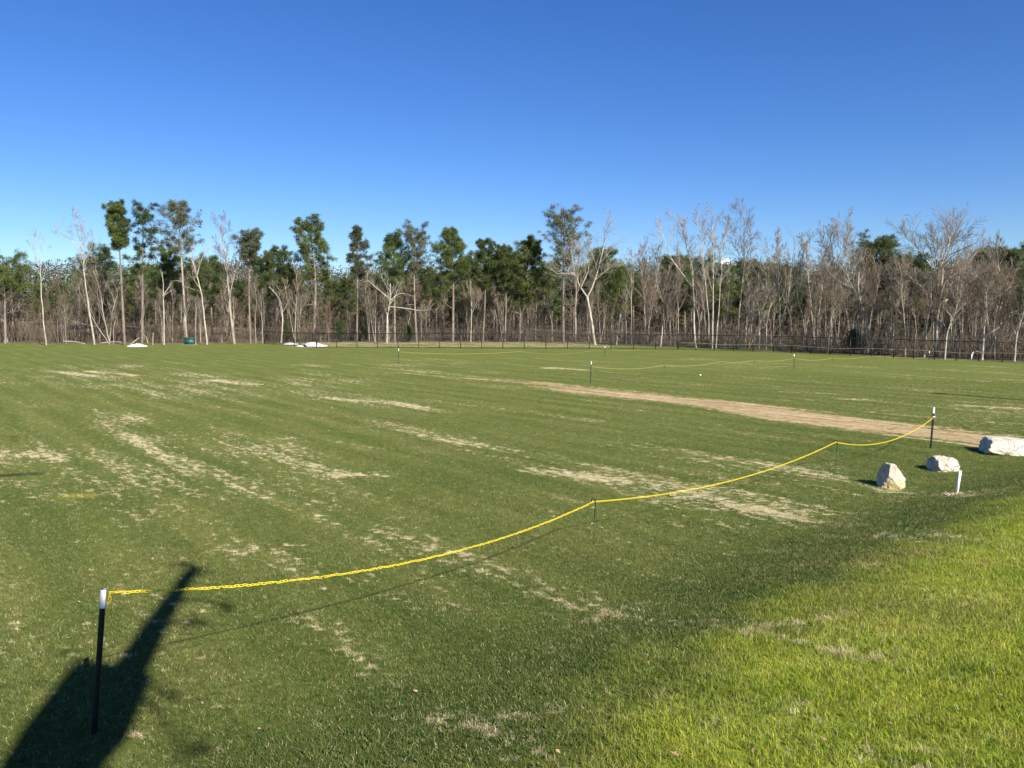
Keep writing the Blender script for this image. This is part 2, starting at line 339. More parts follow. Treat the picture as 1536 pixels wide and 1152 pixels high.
STROKES = [  # photo pixel from, to, half width in metres, strength: worn straw patches of the turf
 (790,705,930,722,.30,1.0),(900,716,1060,745,.34,.6),(1000,743,1190,770,.34,.68),(1060,730,1130,745,.5,.4),(1060,690,1160,700,.4,.5),(1100,700,1250,712,.4,.5),
 (512,712,575,713,.22,1.0),(430,685,520,712,.18,.46),(390,668,440,690,.2,.42),(120,620,250,685,.15,.5),(200,665,300,710,.16,.45),(260,685,380,725,.17,.42),(180,700,290,745,.22,.34),
 (440,655,560,672,.3,.5),(540,598,640,612,.3,.55),(490,597,560,603,.3,.65),(640,600,900,631,.28,.6),(630,655,780,678,.3,.4),(320,570,382,577,.3,1.0),(135,557,205,563,.3,1.0),(45,553,140,564,.3,.9),
 (20,640,100,690,.2,.36),(40,680,90,690,.2,.6),(360,826,430,826,.3,.5),(440,840,520,870,.25,.45),(520,872,640,920,.28,.6),(350,900,520,960,.35,.35),(430,930,560,980,.3,.45),(650,1072,760,1080,.18,.7),(700,1078,890,1060,.13,.75),
 (600,1080,700,1062,.16,.5),(790,985,850,975,.15,.6),(820,552,872,555,.4,1.1),(1170,588,1280,592,.3,.75),(1180,600,1340,598,.25,.55),(1440,608,1536,613,.25,.75),(1340,565,1480,573,.2,.55),(1190,580,1260,583,.2,.5),
 (1195,938,1268,920,.12,.9),(1080,930,1200,940,.2,.3),(1240,985,1310,975,.2,.5),(1190,1058,1240,1078,.2,.7),(1400,890,1450,895,.2,.5),(1330,1135,1400,1150,.15,.8),(1400,800,1536,770,.4,.4),
 (15,962,90,955,.2,.55),(0,940,60,975,.25,.4),(60,985,130,995,.2,.45),(1419,742,1456,744,.14,1.2),(1350,725,1330,738,.2,.6),(520,545,620,556,.4,.7),(600,553,760,570,.5,.8),(420,547,470,549,.4,.5),
 (1150,705,1245,700,.3,.5),(870,600,960,615,.3,.4),(960,745,1060,765,.4,.4),(1060,780,1110,790,.25,.4),(700,700,790,712,.25,.4),(560,600,660,618,.25,.45),(700,575,800,588,.3,.35),(330,710,370,750,.3,.45),(1215,570,1300,573,.2,.4),(560,1000,640,1010,.2,.3),(860,905,960,910,.25,.3),(280,560,330,566,.25,.5),(1120,640,1230,655,.3,.4),(900,625,1000,640,.3,.35)]
def seg_d(x, y, a, b):
    dx, dy = b[0] - a[0], b[1] - a[1]; t = np.clip(((x - a[0]) * dx + (y - a[1]) * dy) / (dx * dx + dy * dy + 1e-9), 0, 1)
    return np.hypot(x - a[0] - t * dx, y - a[1] - t * dy)
def g_at(px, py):                            # visible ground point including the bank
    z = 0.0
    for _ in range(8): p = at(px, py, z); z = gz(p[0], p[1])
    return np.array([p[0], p[1], z])
S = bank_dist(GX, GY)
dry = np.zeros_like(GX)
for a, b, c, d, w, s in STROKES:
    D = seg_d(GX, GY, g_at(a, b), g_at(c, d)); dry = np.maximum(dry, s * np.exp(-(D / (w * 1.15)) ** 2 * .8))
dry += .42 * sst(vnoise(GX * .64 - GY * .77, (GX * .77 + GY * .64) * 6, 9, 5), .45, .8) * (RR < 60)
dry += .08 + .12 * sst(-GX / np.maximum(GY, 1) + .1, .1, .5) * (GY < 45) * (GY > 8)
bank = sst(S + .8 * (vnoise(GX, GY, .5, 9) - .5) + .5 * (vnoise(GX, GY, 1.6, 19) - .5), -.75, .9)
# slope shade painted into turf at bank foot; lusher middle distance in lower centre
lush_shade = .62 * sst(S + 1.4 * (vnoise(GX, GY, 2, 4) - .5), -3.6, -1.6) * (1 - bank)
lush_shade = np.maximum(lush_shade, .55 * (1 - sst(GY, 8, 12)) * sst(GX, -4.5, 0) * (1 - bank))
lush_shade = np.maximum(lush_shade, .35 * sst(vnoise(GX, GY, 4.0, 12), .5, .85) * (GY < 20))
lush_shade *= (S > -14)
lush_shade = np.maximum(lush_shade, .25 * sst(GX / np.maximum(GY, 1), .15, .5) * (GY < 25) * (GY > 8))
TRACK = [at(*p) for p in ((560,554),(650,562),(760,572),(900,588),(1050,603),(1200,624),(1300,637),(1400,649),(1536,668),(1800,708))]
TW = [.35, .75, 1.1, 1.45, 1.55, 1.6, 1.6, 1.6, 1.6, 1.6]; TS = [.2, .45, .66, .85, 1, 1, 1, 1, 1, 1]
dirt = np.zeros_like(GX)
for i in range(len(TRACK) - 1):
    a, b = TRACK[i], TRACK[i + 1]; dx, dy = b[0] - a[0], b[1] - a[1]; t = np.clip(((GX - a[0]) * dx + (GY - a[1]) * dy) / (dx * dx + dy * dy), 0, 1)
    D = np.hypot(GX - a[0] - t * dx, GY - a[1] - t * dy); w = TW[i] + (TW[i + 1] - TW[i]) * t; s = TS[i] + (TS[i + 1] - TS[i]) * t
    dirt = np.maximum(dirt, .82 * s * (1 - sst(D, w * .25, w * 1.6)))
EY = edge_y(GX, GY); front = GY > 5
strip_f = np.interp(768 + F * GX / np.maximum(GY, .1), [380, 430, 480, 860, 960, 1017, 1160, 1280, 1300, 1440, 1536], [0, .5, 1, 1, .55, .3, .3, .5, .9, .9, .2])
STRIP_D = np.interp(768 + F * GX / np.maximum(GY, .1), [380, 475, 870, 1017, 1300, 1340, 1450, 1600], [8, 13.5, 13, 1.2, 1.0, 2.4, 1.6, .4])
earth = sst(GY - EY, -STRIP_D - 1.0, -STRIP_D + .6) * (1 - sst(GY - EY, -.3, 2.0)) * strip_f * front
litter = sst(GY - EY + 2 * (vnoise(GX, GY, 3, 31) - .5), -1.0, 1.6) * front
litter = np.maximum(litter, sst(RR, 100, 104))
YL = seg_d(GX, GY, at(97, 745), at(135, 745)); yellow = .65 * np.exp(-(YL / .13) ** 2)
yellow = np.maximum(yellow,   .3 * bank * sst(GX, 5.5, 8.5) * sst(vnoise(GX, GY, 1.8, 44), .35, .75))
dry = np.maximum(dry, earth * .9) * (1 - litter)
verts = np.stack([GX, GY, GZ], -1).reshape(-1, 3); idx = np.arange(nr * na).reshape(nr, na); ctr = len(verts)
verts = np.concatenate([verts, [[0, 0, gz(0, 0)]]])
q = np.stack([idx[:-1], np.roll(idx, -1, 1)[:-1], np.roll(idx, -1, 1)[1:], idx[1:]], -1)
def favg(a): return (a[:-1] + a[1:] + np.roll(a, -1, 1)[:-1] + np.roll(a, -1, 1)[1:]) / 4
reg = np.zeros((nr - 1, na), int); reg[favg(S) > 0] = 1; reg[(favg(dirt) > .42) & (reg == 0)] = 2
reg[(favg(earth) > .4)] = 3; reg[favg(litter) > .5] = 4
MA = np.concatenate([np.stack([np.clip(dry, 0, 1.3), bank, np.clip(lush_shade, 0, 1), np.ones_like(dry)], -1).reshape(-1, 4), [[0, 1, 0, 1]]])
MB = np.concatenate([np.stack([np.maximum(dirt, earth * .3), litter, np.clip(yellow, 0, 1), np.ones_like(dry)], -1).reshape(-1, 4), [[0, 0, 0, 1]]])
def sub_ground(faces4, faces3=None):
    used = np.unique(np.concatenate([faces4.ravel()] + ([faces3.ravel()] if faces3 is not None else []))); mp = np.zeros(len(verts), int); mp[used] = np.arange(len(used))
    a = Acc(); a.add(verts[used], mp[faces3] if faces3 is not None else None, mp[faces4]); me = a.mesh('ground')
    for nm, M in (('mask_a', MA), ('mask_b', MB)):
        at_ = me.attributes.new(nm, 'FLOAT_COLOR', 'POINT'); at_.data.foreach_set('color', M[used].astype(np.float32).ravel())
    return me, used
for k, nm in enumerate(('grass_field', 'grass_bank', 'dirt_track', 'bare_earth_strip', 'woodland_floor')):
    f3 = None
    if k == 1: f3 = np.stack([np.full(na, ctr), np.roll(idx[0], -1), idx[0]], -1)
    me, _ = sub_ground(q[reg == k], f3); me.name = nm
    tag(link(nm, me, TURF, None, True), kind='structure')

# ------------------------------------------------------------------ grass blades (nobody could count them)
def tuft(name, n, r, h0, h1, w, lean, seed):
    g = np.random.default_rng(seed); V = []; Fq = []; tone = []
    an = g.uniform(0, 2 * np.pi, n); rr = r * np.sqrt(g.uniform(0, 1, n)); hh = g.uniform(h0, h1, n); la = g.uniform(0, 2 * np.pi, n); ln = hh * g.uniform(.1, lean, n); tn = g.uniform(0, 1, n)
    for i in range(n):
        b = np.array([rr[i] * math.cos(an[i]), rr[i] * math.sin(an[i]), -.005]); d = np.array([math.cos(la[i]), math.sin(la[i]), 0]); s = np.array([-d[1], d[0], 0]) * w * g.uniform(.7, 1.3) / 2
        if g.random() < .5: s = np.array([s[1], -s[0], 0])
        m_ = b + d * ln[i] * .35 + np.array([0, 0, hh[i] * .6]); t_ = b + d * ln[i] + np.array([0, 0, hh[i]])
        k = len(V); V += [b - s, b + s, m_ - s * .75, m_ + s * .75, t_]; Fq += [(k, k + 1, k + 3, k + 2), (k + 2, k + 3, k + 4)]; tone += [tn[i]] * 5
    me = bpy.data.meshes.new(name); me.from_pydata([tuple(v) for v in V], [], Fq); me.materials.append(BLADE)
    t = me.attributes.new('blade_tone', 'FLOAT', 'POINT'); t.data.foreach_set('value', tone)
    return bpy.data.objects.new(name, me)
def scatter(name, dens_v, tufts, smin, smax, label, seed):
    f = q.reshape(-1, 4); keep = dens_v.reshape(-1)[f].max(axis=1) > 0
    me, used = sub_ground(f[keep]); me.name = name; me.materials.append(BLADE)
    a = me.attributes.new('dens', 'FLOAT', 'POINT'); a.data.foreach_set('value', dens_v.reshape(-1)[used].astype(np.float32))
    o = link(name, me, BLADE); tag(o, label, 'grass', None, 'stuff')
    coll = bpy.data.collections.new(name + '_tufts')
    for t in tufts: coll.objects.link(t)
    ng = bpy.data.node_groups.new(name, 'GeometryNodeTree')
    ng.interface.new_socket('Geometry', in_out='INPUT', socket_type='NodeSocketGeometry'); ng.interface.new_socket('Geometry', in_out='OUTPUT', socket_type='NodeSocketGeometry')
    N = ng.nodes; L = ng.links; gi = N.new('NodeGroupInput'); go = N.new('NodeGroupOutput')
    dp = N.new('GeometryNodeDistributePointsOnFaces'); dp.inputs['Seed'].default_value = seed
    na_ = N.new('GeometryNodeInputNamedAttribute'); na_.data_type = 'FLOAT'; na_.inputs['Name'].default_value = 'dens'
    ci = N.new('GeometryNodeCollectionInfo'); ci.inputs['Collection'].default_value = coll; ci.inputs['Separate Children'].default_value = True; ci.inputs['Reset Children'].default_value = True
    ip = N.new('GeometryNodeInstanceOnPoints'); ip.inputs['Pick Instance'].default_value = True
    rv = N.new('FunctionNodeRandomValue'); rv.data_type = 'FLOAT_VECTOR'; rv.inputs[0].default_value = (-.12, -.12, 0); rv.inputs[1].default_value = (.12, .12, 6.283)
    rs = N.new('FunctionNodeRandomValue'); rs.data_type = 'FLOAT'; rs.inputs[2].default_value = smin; rs.inputs[3].default_value = smax
    L.new(gi.outputs[0], dp.inputs[0]); L.new(na_.outputs[0], dp.inputs['Density']); L.new(dp.outputs['Points'], ip.inputs['Points'])
    L.new(ci.outputs[0], ip.inputs['Instance']); L.new(rv.outputs[0], ip.inputs['Rotation']); L.new(rs.outputs[1], ip.inputs['Scale']); L.new(ip.outputs[0], go.inputs[0])
    md = o.modifiers.new('scatter', 'NODES'); md.node_group = ng
    return o
view = (np.abs(TH) < math.radians(43)) & (RR > 1.6)
fade = np.where(RR < 9, 1, np.where(RR < 46, (9 / RR) ** 1.55, 0))
fd = 420 * fade * view * (1 - bank) * (1 - .75 * sst(dirt, .2, .6)) * (1 - .5 * np.clip(dry, 0, 1))
bd = 480 * np.where(RR < 7, 1, np.where(RR < 25, (7 / RR) ** 1.4, 0)) * view * bank
scatter('field_grass', fd, [tuft('field_tuft', 18, .06, .015, .038, .0048, 1.2, i) for i in range(5)], .8, 1.35, 'short mown turf grass covering the field', 1)
scatter('bank_grass', bd, [tuft('bank_tuft', 24, .06, .02, .052, .0038, 1.3, 20 + i) for i in range(5)], .75, 1.35, 'longer bright green grass on the bank at the lower right', 2)

# ------------------------------------------------------------------ trees
def kids(P, R, n, f0, f1, ang, length, up=.1, curve=.15, wig=.12, m=5, r_ratio=.6, r_end=.3, rmin=.01, prof=None, g=rng, lo=.65, hi=1.2):
    """n children on each parent polyline; length is a fraction of the parent's length or prof(t) in metres."""
    N, mp, _ = P.shape
    if N == 0 or n == 0: return np.zeros((0, m, 3)), np.zeros((0, m)), np.zeros(0)
    t = (np.arange(n)[None] + g.uniform(0, 1, (N, n))) / n * (f1 - f0) + f0
    u = t * (mp - 1); i = np.minimum(u.astype(int), mp - 2); w = (u - i)[..., None]; ar = np.arange(N)[:, None]
    base = P[ar, i] * (1 - w) + P[ar, i + 1] * w; tan = nrm(P[ar, i + 1] - P[ar, i]); r0 = R[ar, i] * (1 - w[..., 0]) + R[ar, i + 1] * w[..., 0]
    az = g.uniform(0, 2 * np.pi, (N, 1)) + np.arange(n)[None] * 2.4 + g.normal(0, .4, (N, n))
    ref = np.where(np.abs(tan[..., 2:3]) > .85, np.array([1., 0, 0]), np.array([0, 0, 1.])); a = nrm(np.cross(tan, ref)); b = np.cross(tan, a)
    perp = a * np.cos(az)[..., None] + b * np.sin(az)[..., None]
    an = g.uniform(ang[0], ang[1], (N, n))[..., None]; d = nrm(tan * np.cos(an) + perp * np.sin(an) + np.array([0, 0, up]))
    plen = np.linalg.norm(np.diff(P, axis=1), axis=2).sum(1)[:, None]
    L = (prof(t) if prof else plen * length * (1.15 - .6 * t)) * g.uniform(lo, hi, (N, n))
    base = base.reshape(-1, 3); d = d.reshape(-1, 3); L = L.reshape(-1); r0 = r0.reshape(-1)
    out = [base]; cur = base; dd = d
    for k in range(m - 1):
        dd = nrm(dd + np.array([0, 0, curve]) + g.normal(0, wig, dd.shape)); cur = cur + dd * (L / (m - 1))[:, None]; out.append(cur)
    rs = np.maximum(r0 * r_ratio, rmin); RR_ = rs[:, None] * np.linspace(1, r_end, m)[None]
    return np.stack(out, 1), np.maximum(RR_, rmin * .7), t.reshape(-1)

def build_bare(trunks, name, loc, bark, twigm, label, g, group=None, limbs=9, f0=.4, ang=(.35, .8), llen=.42, twigs=(6, 6, 5), up=.15, curve=.1, extra=(), cat='tree', thick=1.0, fine=1.0):
    """trunks / extra: lists of (polyline, r0, r1) in coordinates relative to loc; extra are limbs given one by one."""
    root = empty(name, loc, label, cat, group); T = Acc(); C = Acc()
    l1P, l1R = [], []
    for pts, r0, r1 in trunks:
        P = resample(pts, 14); P[1:-1] += g.normal(0, .02, (12, 3)) * np.linalg.norm(P[-1] - P[0]) * .12
        R = .50 * (r0 + (r1 - r0) * np.linspace(0, 1, 14) ** .8); R[0] *= 1.2
        T.tube(P, R, 8)
        lp, lr, _ = kids(P[None], R[None], limbs, f0, .97, ang, llen, up, curve, .13, 8, .55, .25, .02, g=g); l1P.append(lp); l1R.append(lr)
    for pts, r0, r1 in extra:
        P = resample(pts, 8); R = .62 * np.linspace(r0, r1, 8); l1P.append(P[None]); l1R.append(R[None])
    P1 = np.concatenate(l1P); R1 = np.concatenate(l1R); T.tubes(P1, R1, 5)
    P2, R2, _ = kids(P1, R1, twigs[0], .25, 1, (.35, .85), .5, .14, .08, .14, 5, .55, .3, .0125 * thick, g=g); C.tubes(P2, R2, 3)
    P3, R3, _ = kids(P2, R2, twigs[1], .2, 1, (.35, .9), .55, .1, .06, .16, 3, .6, .4, .0095 * thick, g=g); C.tubes(P3, R3, 3)
    P4, R4, _ = kids(P3, R3, twigs[2], .15, 1, (.3, .9), .6 * fine, .08, .05, .1, 2, .7, .5, .011 * thick, g=g); C.spikes(P4[:, 0], P4[:, -1], np.maximum(R4[:, 0] * .8, .008 * thick))
    T.obj('trunk', bark, root, True); C.obj('crown', twigm, root)
    return root

def build_pine(H, name, loc, label, g, group=None, crown0=.55, width=2.2, lean=(0, 0), r0=.22, needle=None, bark=None, nl=34, clumps=7, per=34, thin=1.0, top=.25, peak=.55, droop=.0, trunk_pts=None, dead=5, extra_clumps=(), leafw=.036):
    """loblolly-like pine: clear leaning trunk, oval crown of needle clumps carried on limbs."""
    root = empty(name, loc, label, 'tree', group); T = Acc(); C = Acc()
    pts = trunk_pts if trunk_pts is not None else [(0, 0, -.3), (lean[0] * .25 + g.normal(0, .1), lean[1] * .25, H * .33), (lean[0] * .7 + g.normal(0, .12), lean[1] * .6, H * .7), (lean[0], lean[1], H)]
    P = resample(pts, 16); R = .64 * r0 * (1 - .82 * np.linspace(0, 1, 16) ** 1.3); R[0] *= 1.15
    T.tube(P, R, 8)
    def prof(t): s = (t - crown0) / (1 - crown0); return width * (top + (1 - top) * np.where(s < 1 - peak, s / (1 - peak) * .45 + .55, ((1 - s) / peak) ** .7)).clip(.12)
    lp, lr, lt = kids(P[None], R[None], int(nl * 1.25), crown0, .99, (1.0, 1.5), 1, .12 - droop, .10, .10, 6, .5, .3, .02, prof=prof, g=g, lo=.4, hi=1.3); T.tubes(lp, lr, 4)
    if dead:
        dp, dr, _ = kids(P[None], R[None], dead, max(.2, crown0 - .3), crown0, (1.1, 1.6), 1, -.05, -.02, .12, 5, .35, .3, .015, prof=lambda t: width * .6 + 0 * t, g=g); T.tubes(dp, dr, 3)
    tp, tr_, _ = kids(lp, lr, 4, .35, 1, (.4, 1.0), .45, .15, .08, .1, 3, .6, .5, .012, g=g); T.tubes(tp, tr_, 3)
    ends = np.concatenate([lp[:, -1], tp[:, -1], tp[:, -2][g.random(len(tp)) < .6], lp[:, -3][g.random(len(lp)) < .5], P[-1:], P[-2:-1]])
    ends = np.concatenate([ends] + [np.asarray(e, float)[None] for e in extra_clumps]) if len(extra_clumps) else ends
    sel = ends[g.random(len(ends)) < thin]
    n = int(per * 1.25); cen = np.repeat(sel, n, 0); sz = np.repeat(g.uniform(.15, .36, len(sel)), n)[:, None] * (width / 2.2) ** .5
    D = nrm(g.normal(size=cen.shape) + np.array([0, 0, .35])); pos = cen + D * sz * g.uniform(.1, .9, (len(cen), 1)) * np.array([1.15, 1.15, .75])
    C.leaves(pos, nrm(D + g.normal(0, .5, D.shape)), g.uniform(.18, .38, len(pos)), leafw * g.uniform(.7, 1.5, len(pos)), g)
    T.obj('trunk', bark or BARK_PINE, root, True); C.obj('crown', needle or NEEDLE, root)
    return root

def depth_at(px): return float(np.interp(px, EDGE_PX, EDGE_D))
def path(base, pts, d, spread=.0, g=rng):    # pixel polyline -> points relative to the tree's base, in the tree's own distance
    b = at_depth(base[0], base[1], d); b[2] = gz(b[0], b[1]); out = [np.array([0, 0, -.3])]
    for i, (x, y) in enumerate(pts):
        p = at_depth(x, y, d) - b; p[1] += spread * g.normal() ; out.append(p)
    return b, out

G = lambda s: np.random.default_rng(s)
def bare(base, pts, r0, r1, label, seed, d=None, bark=None, tw=None, limbs_px=(), trunks=(), **kw):
    d = d or (CAM_H * F / (base[1] - 470)); g = G(seed)
    b, p = path(base, pts, d, .15, g); tr = [(p, r0, r1)]
    for bx, tpts, ra, rb in trunks:
        _, pp = path(base, [bx] + list(tpts), d, .25, g); pp[0] = pp[1] - np.array([0, .0, .4]) if abs(bx[1] - base[1]) < 3 else pp[1]; pp = [pp[0]] + pp[2:] if abs(bx[1] - base[1]) >= 3 else pp; tr.append((pp, ra, rb))
    ex = []
    for lpx, ra, rb in limbs_px:
        _, pp = path(base, lpx, d, .45, g); pp = pp[1:]; pp[0][1] = 0; ex.append((pp, ra, rb))
    return build_bare(tr, 'bare_tree', b, bark or BARK_MID, tw or TWIG, label, g, extra=ex, **kw)
def pine(base, tip, label, seed, d=None, mid=None, **kw):
    d = d or (CAM_H * F / (base[1] - 470)); g = G(seed)
    b, p = path(base, ([mid] if mid else []) + [tip], d, .0, g)
    if not mid: p = [p[0], p[0] * .5 + p[1] * .5 + np.array([g.normal(0, .15), 0, 0]), p[1]]
    H = p[-1][2]
    return build_pine(H, 'pine_tree', b, label, g, trunk_pts=p, **kw)

# --- pines one can tell apart, left to right
pine((187,517),(173,309),'tall pine with narrow olive oval crown, leftmost of the three tall pines on the left',11,mid=(180,385),crown0=.68,width=1.3,nl=46,clumps=8,per=44,needle=NEEDLE,top=.5,peak=.35,dead=6,r0=.24)
pine((213,517),(215,314),'tall straight pine with layered tufts, middle of the three tall pines on the left',12,mid=(214,400),crown0=.55,width=2.3,nl=22,per=46,needle=NEEDLE_DARK,top=.35,peak=.25,thin=.9,r0=.2,dead=4)
pine((280,514.5),(267,308),'tall pine with grey branches under a dark green cap, beside the green utility box',13,mid=(273,400),crown0=.62,width=2.7,nl=44,per=30,needle=NEEDLE_GREY,top=.35,peak=.55,thin=.85,r0=.24,dead=8,bark=BARK_MID)
pine((376,516),(375,356),'small round topped pine with thin crown left of the broad dark pine',14,crown0=.72,width=1.7,nl=34,per=36,needle=NEEDLE_GREY,top=.5,peak=.35,r0=.17)
pine((470,512),(464,340),'broad dark green pine with dense lopsided crown rising behind the white gravel heap',15,mid=(473,420),crown0=.50,width=2.9,nl=40,per=62,needle=NEEDLE,top=.4,peak=.5,r0=.32,dead=6)
pine((535,513),(535,343),'narrow columnar pine standing on its own right of the broad dark pine',16,crown0=.55,width=1.6,nl=40,per=36,needle=NEEDLE_GREY,top=.35,peak=.6,r0=.19,dead=9)
pine((592,513),(590,357),'rounded dark pine behind the white forked tree left of centre',17,crown0=.50,width=2.2,nl=44,per=44,needle=NEEDLE_DARK,top=.35,peak=.6,r0=.22)
pine((625,513),(622,348),'thin crowned pine on a tall clear trunk left of centre',18,crown0=.60,width=2.5,nl=32,per=36,needle=NEEDLE_GREY,top=.45,peak=.5,r0=.22,thin=.85,dead=8)
pine((679,513),(677,349),'full conical green pine near the middle of the tree line',19,crown0=.48,width=2.7,nl=56,per=48,needle=NEEDLE,top=.25,peak=.75,r0=.25)
pine((724,513),(727,364),'slim dark pine with tufted top just right of the conical pine',20,crown0=.52,width=1.7,nl=40,per=42,needle=NEEDLE_DARK,top=.35,peak=.6,r0=.16)
pine((757,513),(755,375),'small dark pine with two tufted tops next to the dense leafy pine',21,crown0=.55,width=1.9,nl=40,per=42,needle=NEEDLE_DARK,top=.4,peak=.5,r0=.18)
pine((779,512),(799,366),'dense bright green pine with bulky crown right of the middle',22,mid=(783,440),crown0=.33,width=2.9,nl=64,per=56,needle=NEEDLE,top=.35,peak=.65,r0=.26)
pine((845,514),(847,321),'tallest grey green pine with airy layered crown right of the middle',23,mid=(845,430),crown0=.52,width=3.1,nl=48,per=34,needle=NEEDLE_GREY,top=.38,peak=.6,r0=.27,thin=.8,dead=10)
pine((906,512),(904,381),'rounded dark pine hidden behind the white forked sycamore',24,d=100,crown0=.4,width=2.8,nl=50,per=46,needle=NEEDLE_DARK,top=.4,peak=.6)
pine((1316,527),(1316,371),'domed dark pine rising alone among bare trees on the right',25,d=82,crown0=.55,width=2.7,nl=52,per=52,needle=NEEDLE_DARK,top=.5,peak=.4,r0=.24)
pine((1487,530),(1485,383),'rounded pine left of the pair at the right edge',26,d=75,crown0=.5,width=2.3,nl=46,per=46,needle=NEEDLE_DARK,top=.5,peak=.45)
pine((1516,530),(1514,386),'rounded pine at the far right edge of the tree line',27,d=70,crown0=.45,width=2.4,nl=48,per=46,needle=NEEDLE_DARK,top=.5,peak=.45)
pine((8,516),(6,400),'low domed olive pine at the far left edge',28,d=86,crown0=.55,width=3.2,nl=40,per=46,needle=NEEDLE,top=.5,peak=.4)
pine((150,514),(152,386),'dark round pine behind the leftmost tall pine',29,d=95,crown0=.3,width=3.0,nl=56,per=48,needle=NEEDLE_DARK,top=.5,peak=.45)
pine((254,514),(254,379),'short dark pine tucked behind the tall pine with grey branches',30,d=96,crown0=.35,width=2.2,nl=48,per=46,needle=NEEDLE_DARK,top=.45,peak=.5)
pine((414,514),(416,379),'low dark pine with feathery top left of the broad dark pine',31,d=95,crown0=.45,width=2.4,nl=46,per=42,needle=NEEDLE_DARK,top=.4,peak=.5)

# --- bare trees one can tell apart, left to right
bare((12,514),[(6,475),(16,455),(20,430)],.22,.05,'crooked bare grey tree with twisted limbs at the far left edge',40,bark=BARK_PALE,limbs_px=[([(8,470),(22,458),(30,440)],.1,.03),([(4,480),(-8,455),(-6,425)],.12,.03)],limbs=7,f0=.5,llen=.5,up=.05,ang=(.5,1.1))
bare((70,518),[(64,452),(60,405),(53,355)],.17,.03,'slender pale bare tree standing apart on the far left',41,bark=BARK_PALE,tw=TWIG_PALE,limbs=8,f0=.58,llen=.22,twigs=(4,4,3),thick=.9)
bare((142,517),[(131,450),(127,408),(122,370),(110,330)],.24,.03,'leaning pale bare tree with wide open crown left of the tall pines',42,bark=BARK_PALE,tw=TWIG_PALE,limbs=11,f0=.5,llen=.3,twigs=(5,5,4),limbs_px=[([(124,375),(100,352),(84,342)],.08,.02),([(125,395),(138,370),(142,352)],.08,.02)])
bare((165,516),[(155,470),(148,430),(140,405)],.16,.04,'multi stemmed bare tree fanning up beside the leaning pale tree',43,bark=BARK_MID,trunks=[((166,516),[(172,470),(178,430)],.13,.03),((164,516),[(140,480),(112,420)],.12,.03)],limbs=8,f0=.3,llen=.4,tw=TWIG)
bare((246,517),[(244,445),(243,408)],.17,.06,'dead white forked snag between the second and third tall pines',44,bark=BARK_PALE,tw=TWIG_PALE,limbs=2,f0=.6,llen=.2,twigs=(2,2,1),limbs_px=[([(244,444),(252,428),(256,420)],.08,.03)])
bare((311,517),[(304,450),(295,410),(283,378)],.21,.04,'bright white leaning tree right of the green utility box',45,bark=BARK_PALE,tw=TWIG_PALE,limbs=7,f0=.6,llen=.3,twigs=(4,4,3),limbs_px=[([(296,412),(302,390),(312,372)],.09,.02)])
bare((352,516),[(345,455),(341,420),(336,375),(330,335)],.34,.05,'stout two stemmed tree with thin reddish brown top left of the small round pine',46,bark=BARK_MID,tw=TWIG_RED,trunks=[((344,470),[(350,425),(362,385)],.16,.04)],limbs=14,f0=.5,llen=.26,twigs=(6,6,5),ang=(.5,1.0))
bare((580,514),[(581,480),(585,450),(586,425)],.26,.08,'twisted white tree with long bare arms in front of the rounded dark pine',47,bark=BARK_PALE,tw=TWIG_PALE,limbs=6,f0=.5,llen=.5,limbs_px=[([(583,447),(566,432),(552,420)],.11,.03),([(585,460),(605,462),(640,466),(650,455)],.09,.025),([(586,450),(600,440),(620,444)],.08,.02)],twigs=(4,4,3))
bare((421,514),[(424,480),(419,450),(403,430)],.22,.06,'pale bent tree leaning left behind the fence corner',48,bark=BARK_PALE,tw=TWIG,limbs=8,f0=.4,llen=.4)
bare((706,513),[(707,460),(705,420)],.16,.04,'straight pale forked tree between the conical pine and the slim dark pine',49,bark=BARK_PALE,tw=TWIG,limbs=8,f0=.45,llen=.35,limbs_px=[([(706,465),(714,452),(720,440)],.07,.02)])
bare((863,514),[(864,450),(866,410),(868,375)],.27,.05,'tall dark grey tree just right of the airy tallest pine',50,bark=BARK_MID,tw=TWIG,limbs=11,f0=.5,llen=.33)
bare((893,517),[(887,480),(881,446)],.31,.2,'big white forked sycamore with two spreading arms right of the tallest pine',51,bark=BARK_PALE,tw=TWIG_PALE,limbs=0,f0=.6,limbs_px=[([(881,446),(868,425),(862,410),(840,412),(826,404)],.17,.03),([(862,410),(858,385),(856,362)],.11,.02),([(881,446),(891,425),(900,394),(908,362),(905,345)],.18,.03),([(872,430),(884,402),(880,370)],.1,.02),([(893,420),(912,404),(930,398)],.08,.02)],twigs=(11,7,6),up=.2,fine=1.1)
bare((924,517),[(928,490),(931,471)],.2,.14,'short thick white broken trunk near the curved dark trunk',52,bark=BARK_PALE,limbs=1,f0=.8,llen=.3,twigs=(1,1,0))
bare((937,517),[(938,480),(936,455),(930,442),(926,445)],.14,.05,'dark trunk curling over at its top beside the broken white trunk',53,bark=BARK_DARK,limbs=3,f0=.3,llen=.25,twigs=(2,2,2),tw=TWIG)
bare((947,516),[(947,460),(947,420),(946,382)],.15,.03,'slim straight bare tree with fine upright top left of the pale grove',54,bark=BARK_PALE,tw=TWIG,limbs=11,f0=.5,llen=.26,twigs=(5,5,4),ang=(.3,.6))
bare((990,520),[(996,460),(985,435),(980,378)],.17,.03,'kinked pale tree with narrow crown before the pale grove',55,bark=BARK_PALE,tw=TWIG,limbs=11,f0=.4,llen=.28,ang=(.3,.65),limbs_px=[([(996,462),(1005,440),(1012,415)],.09,.02)])
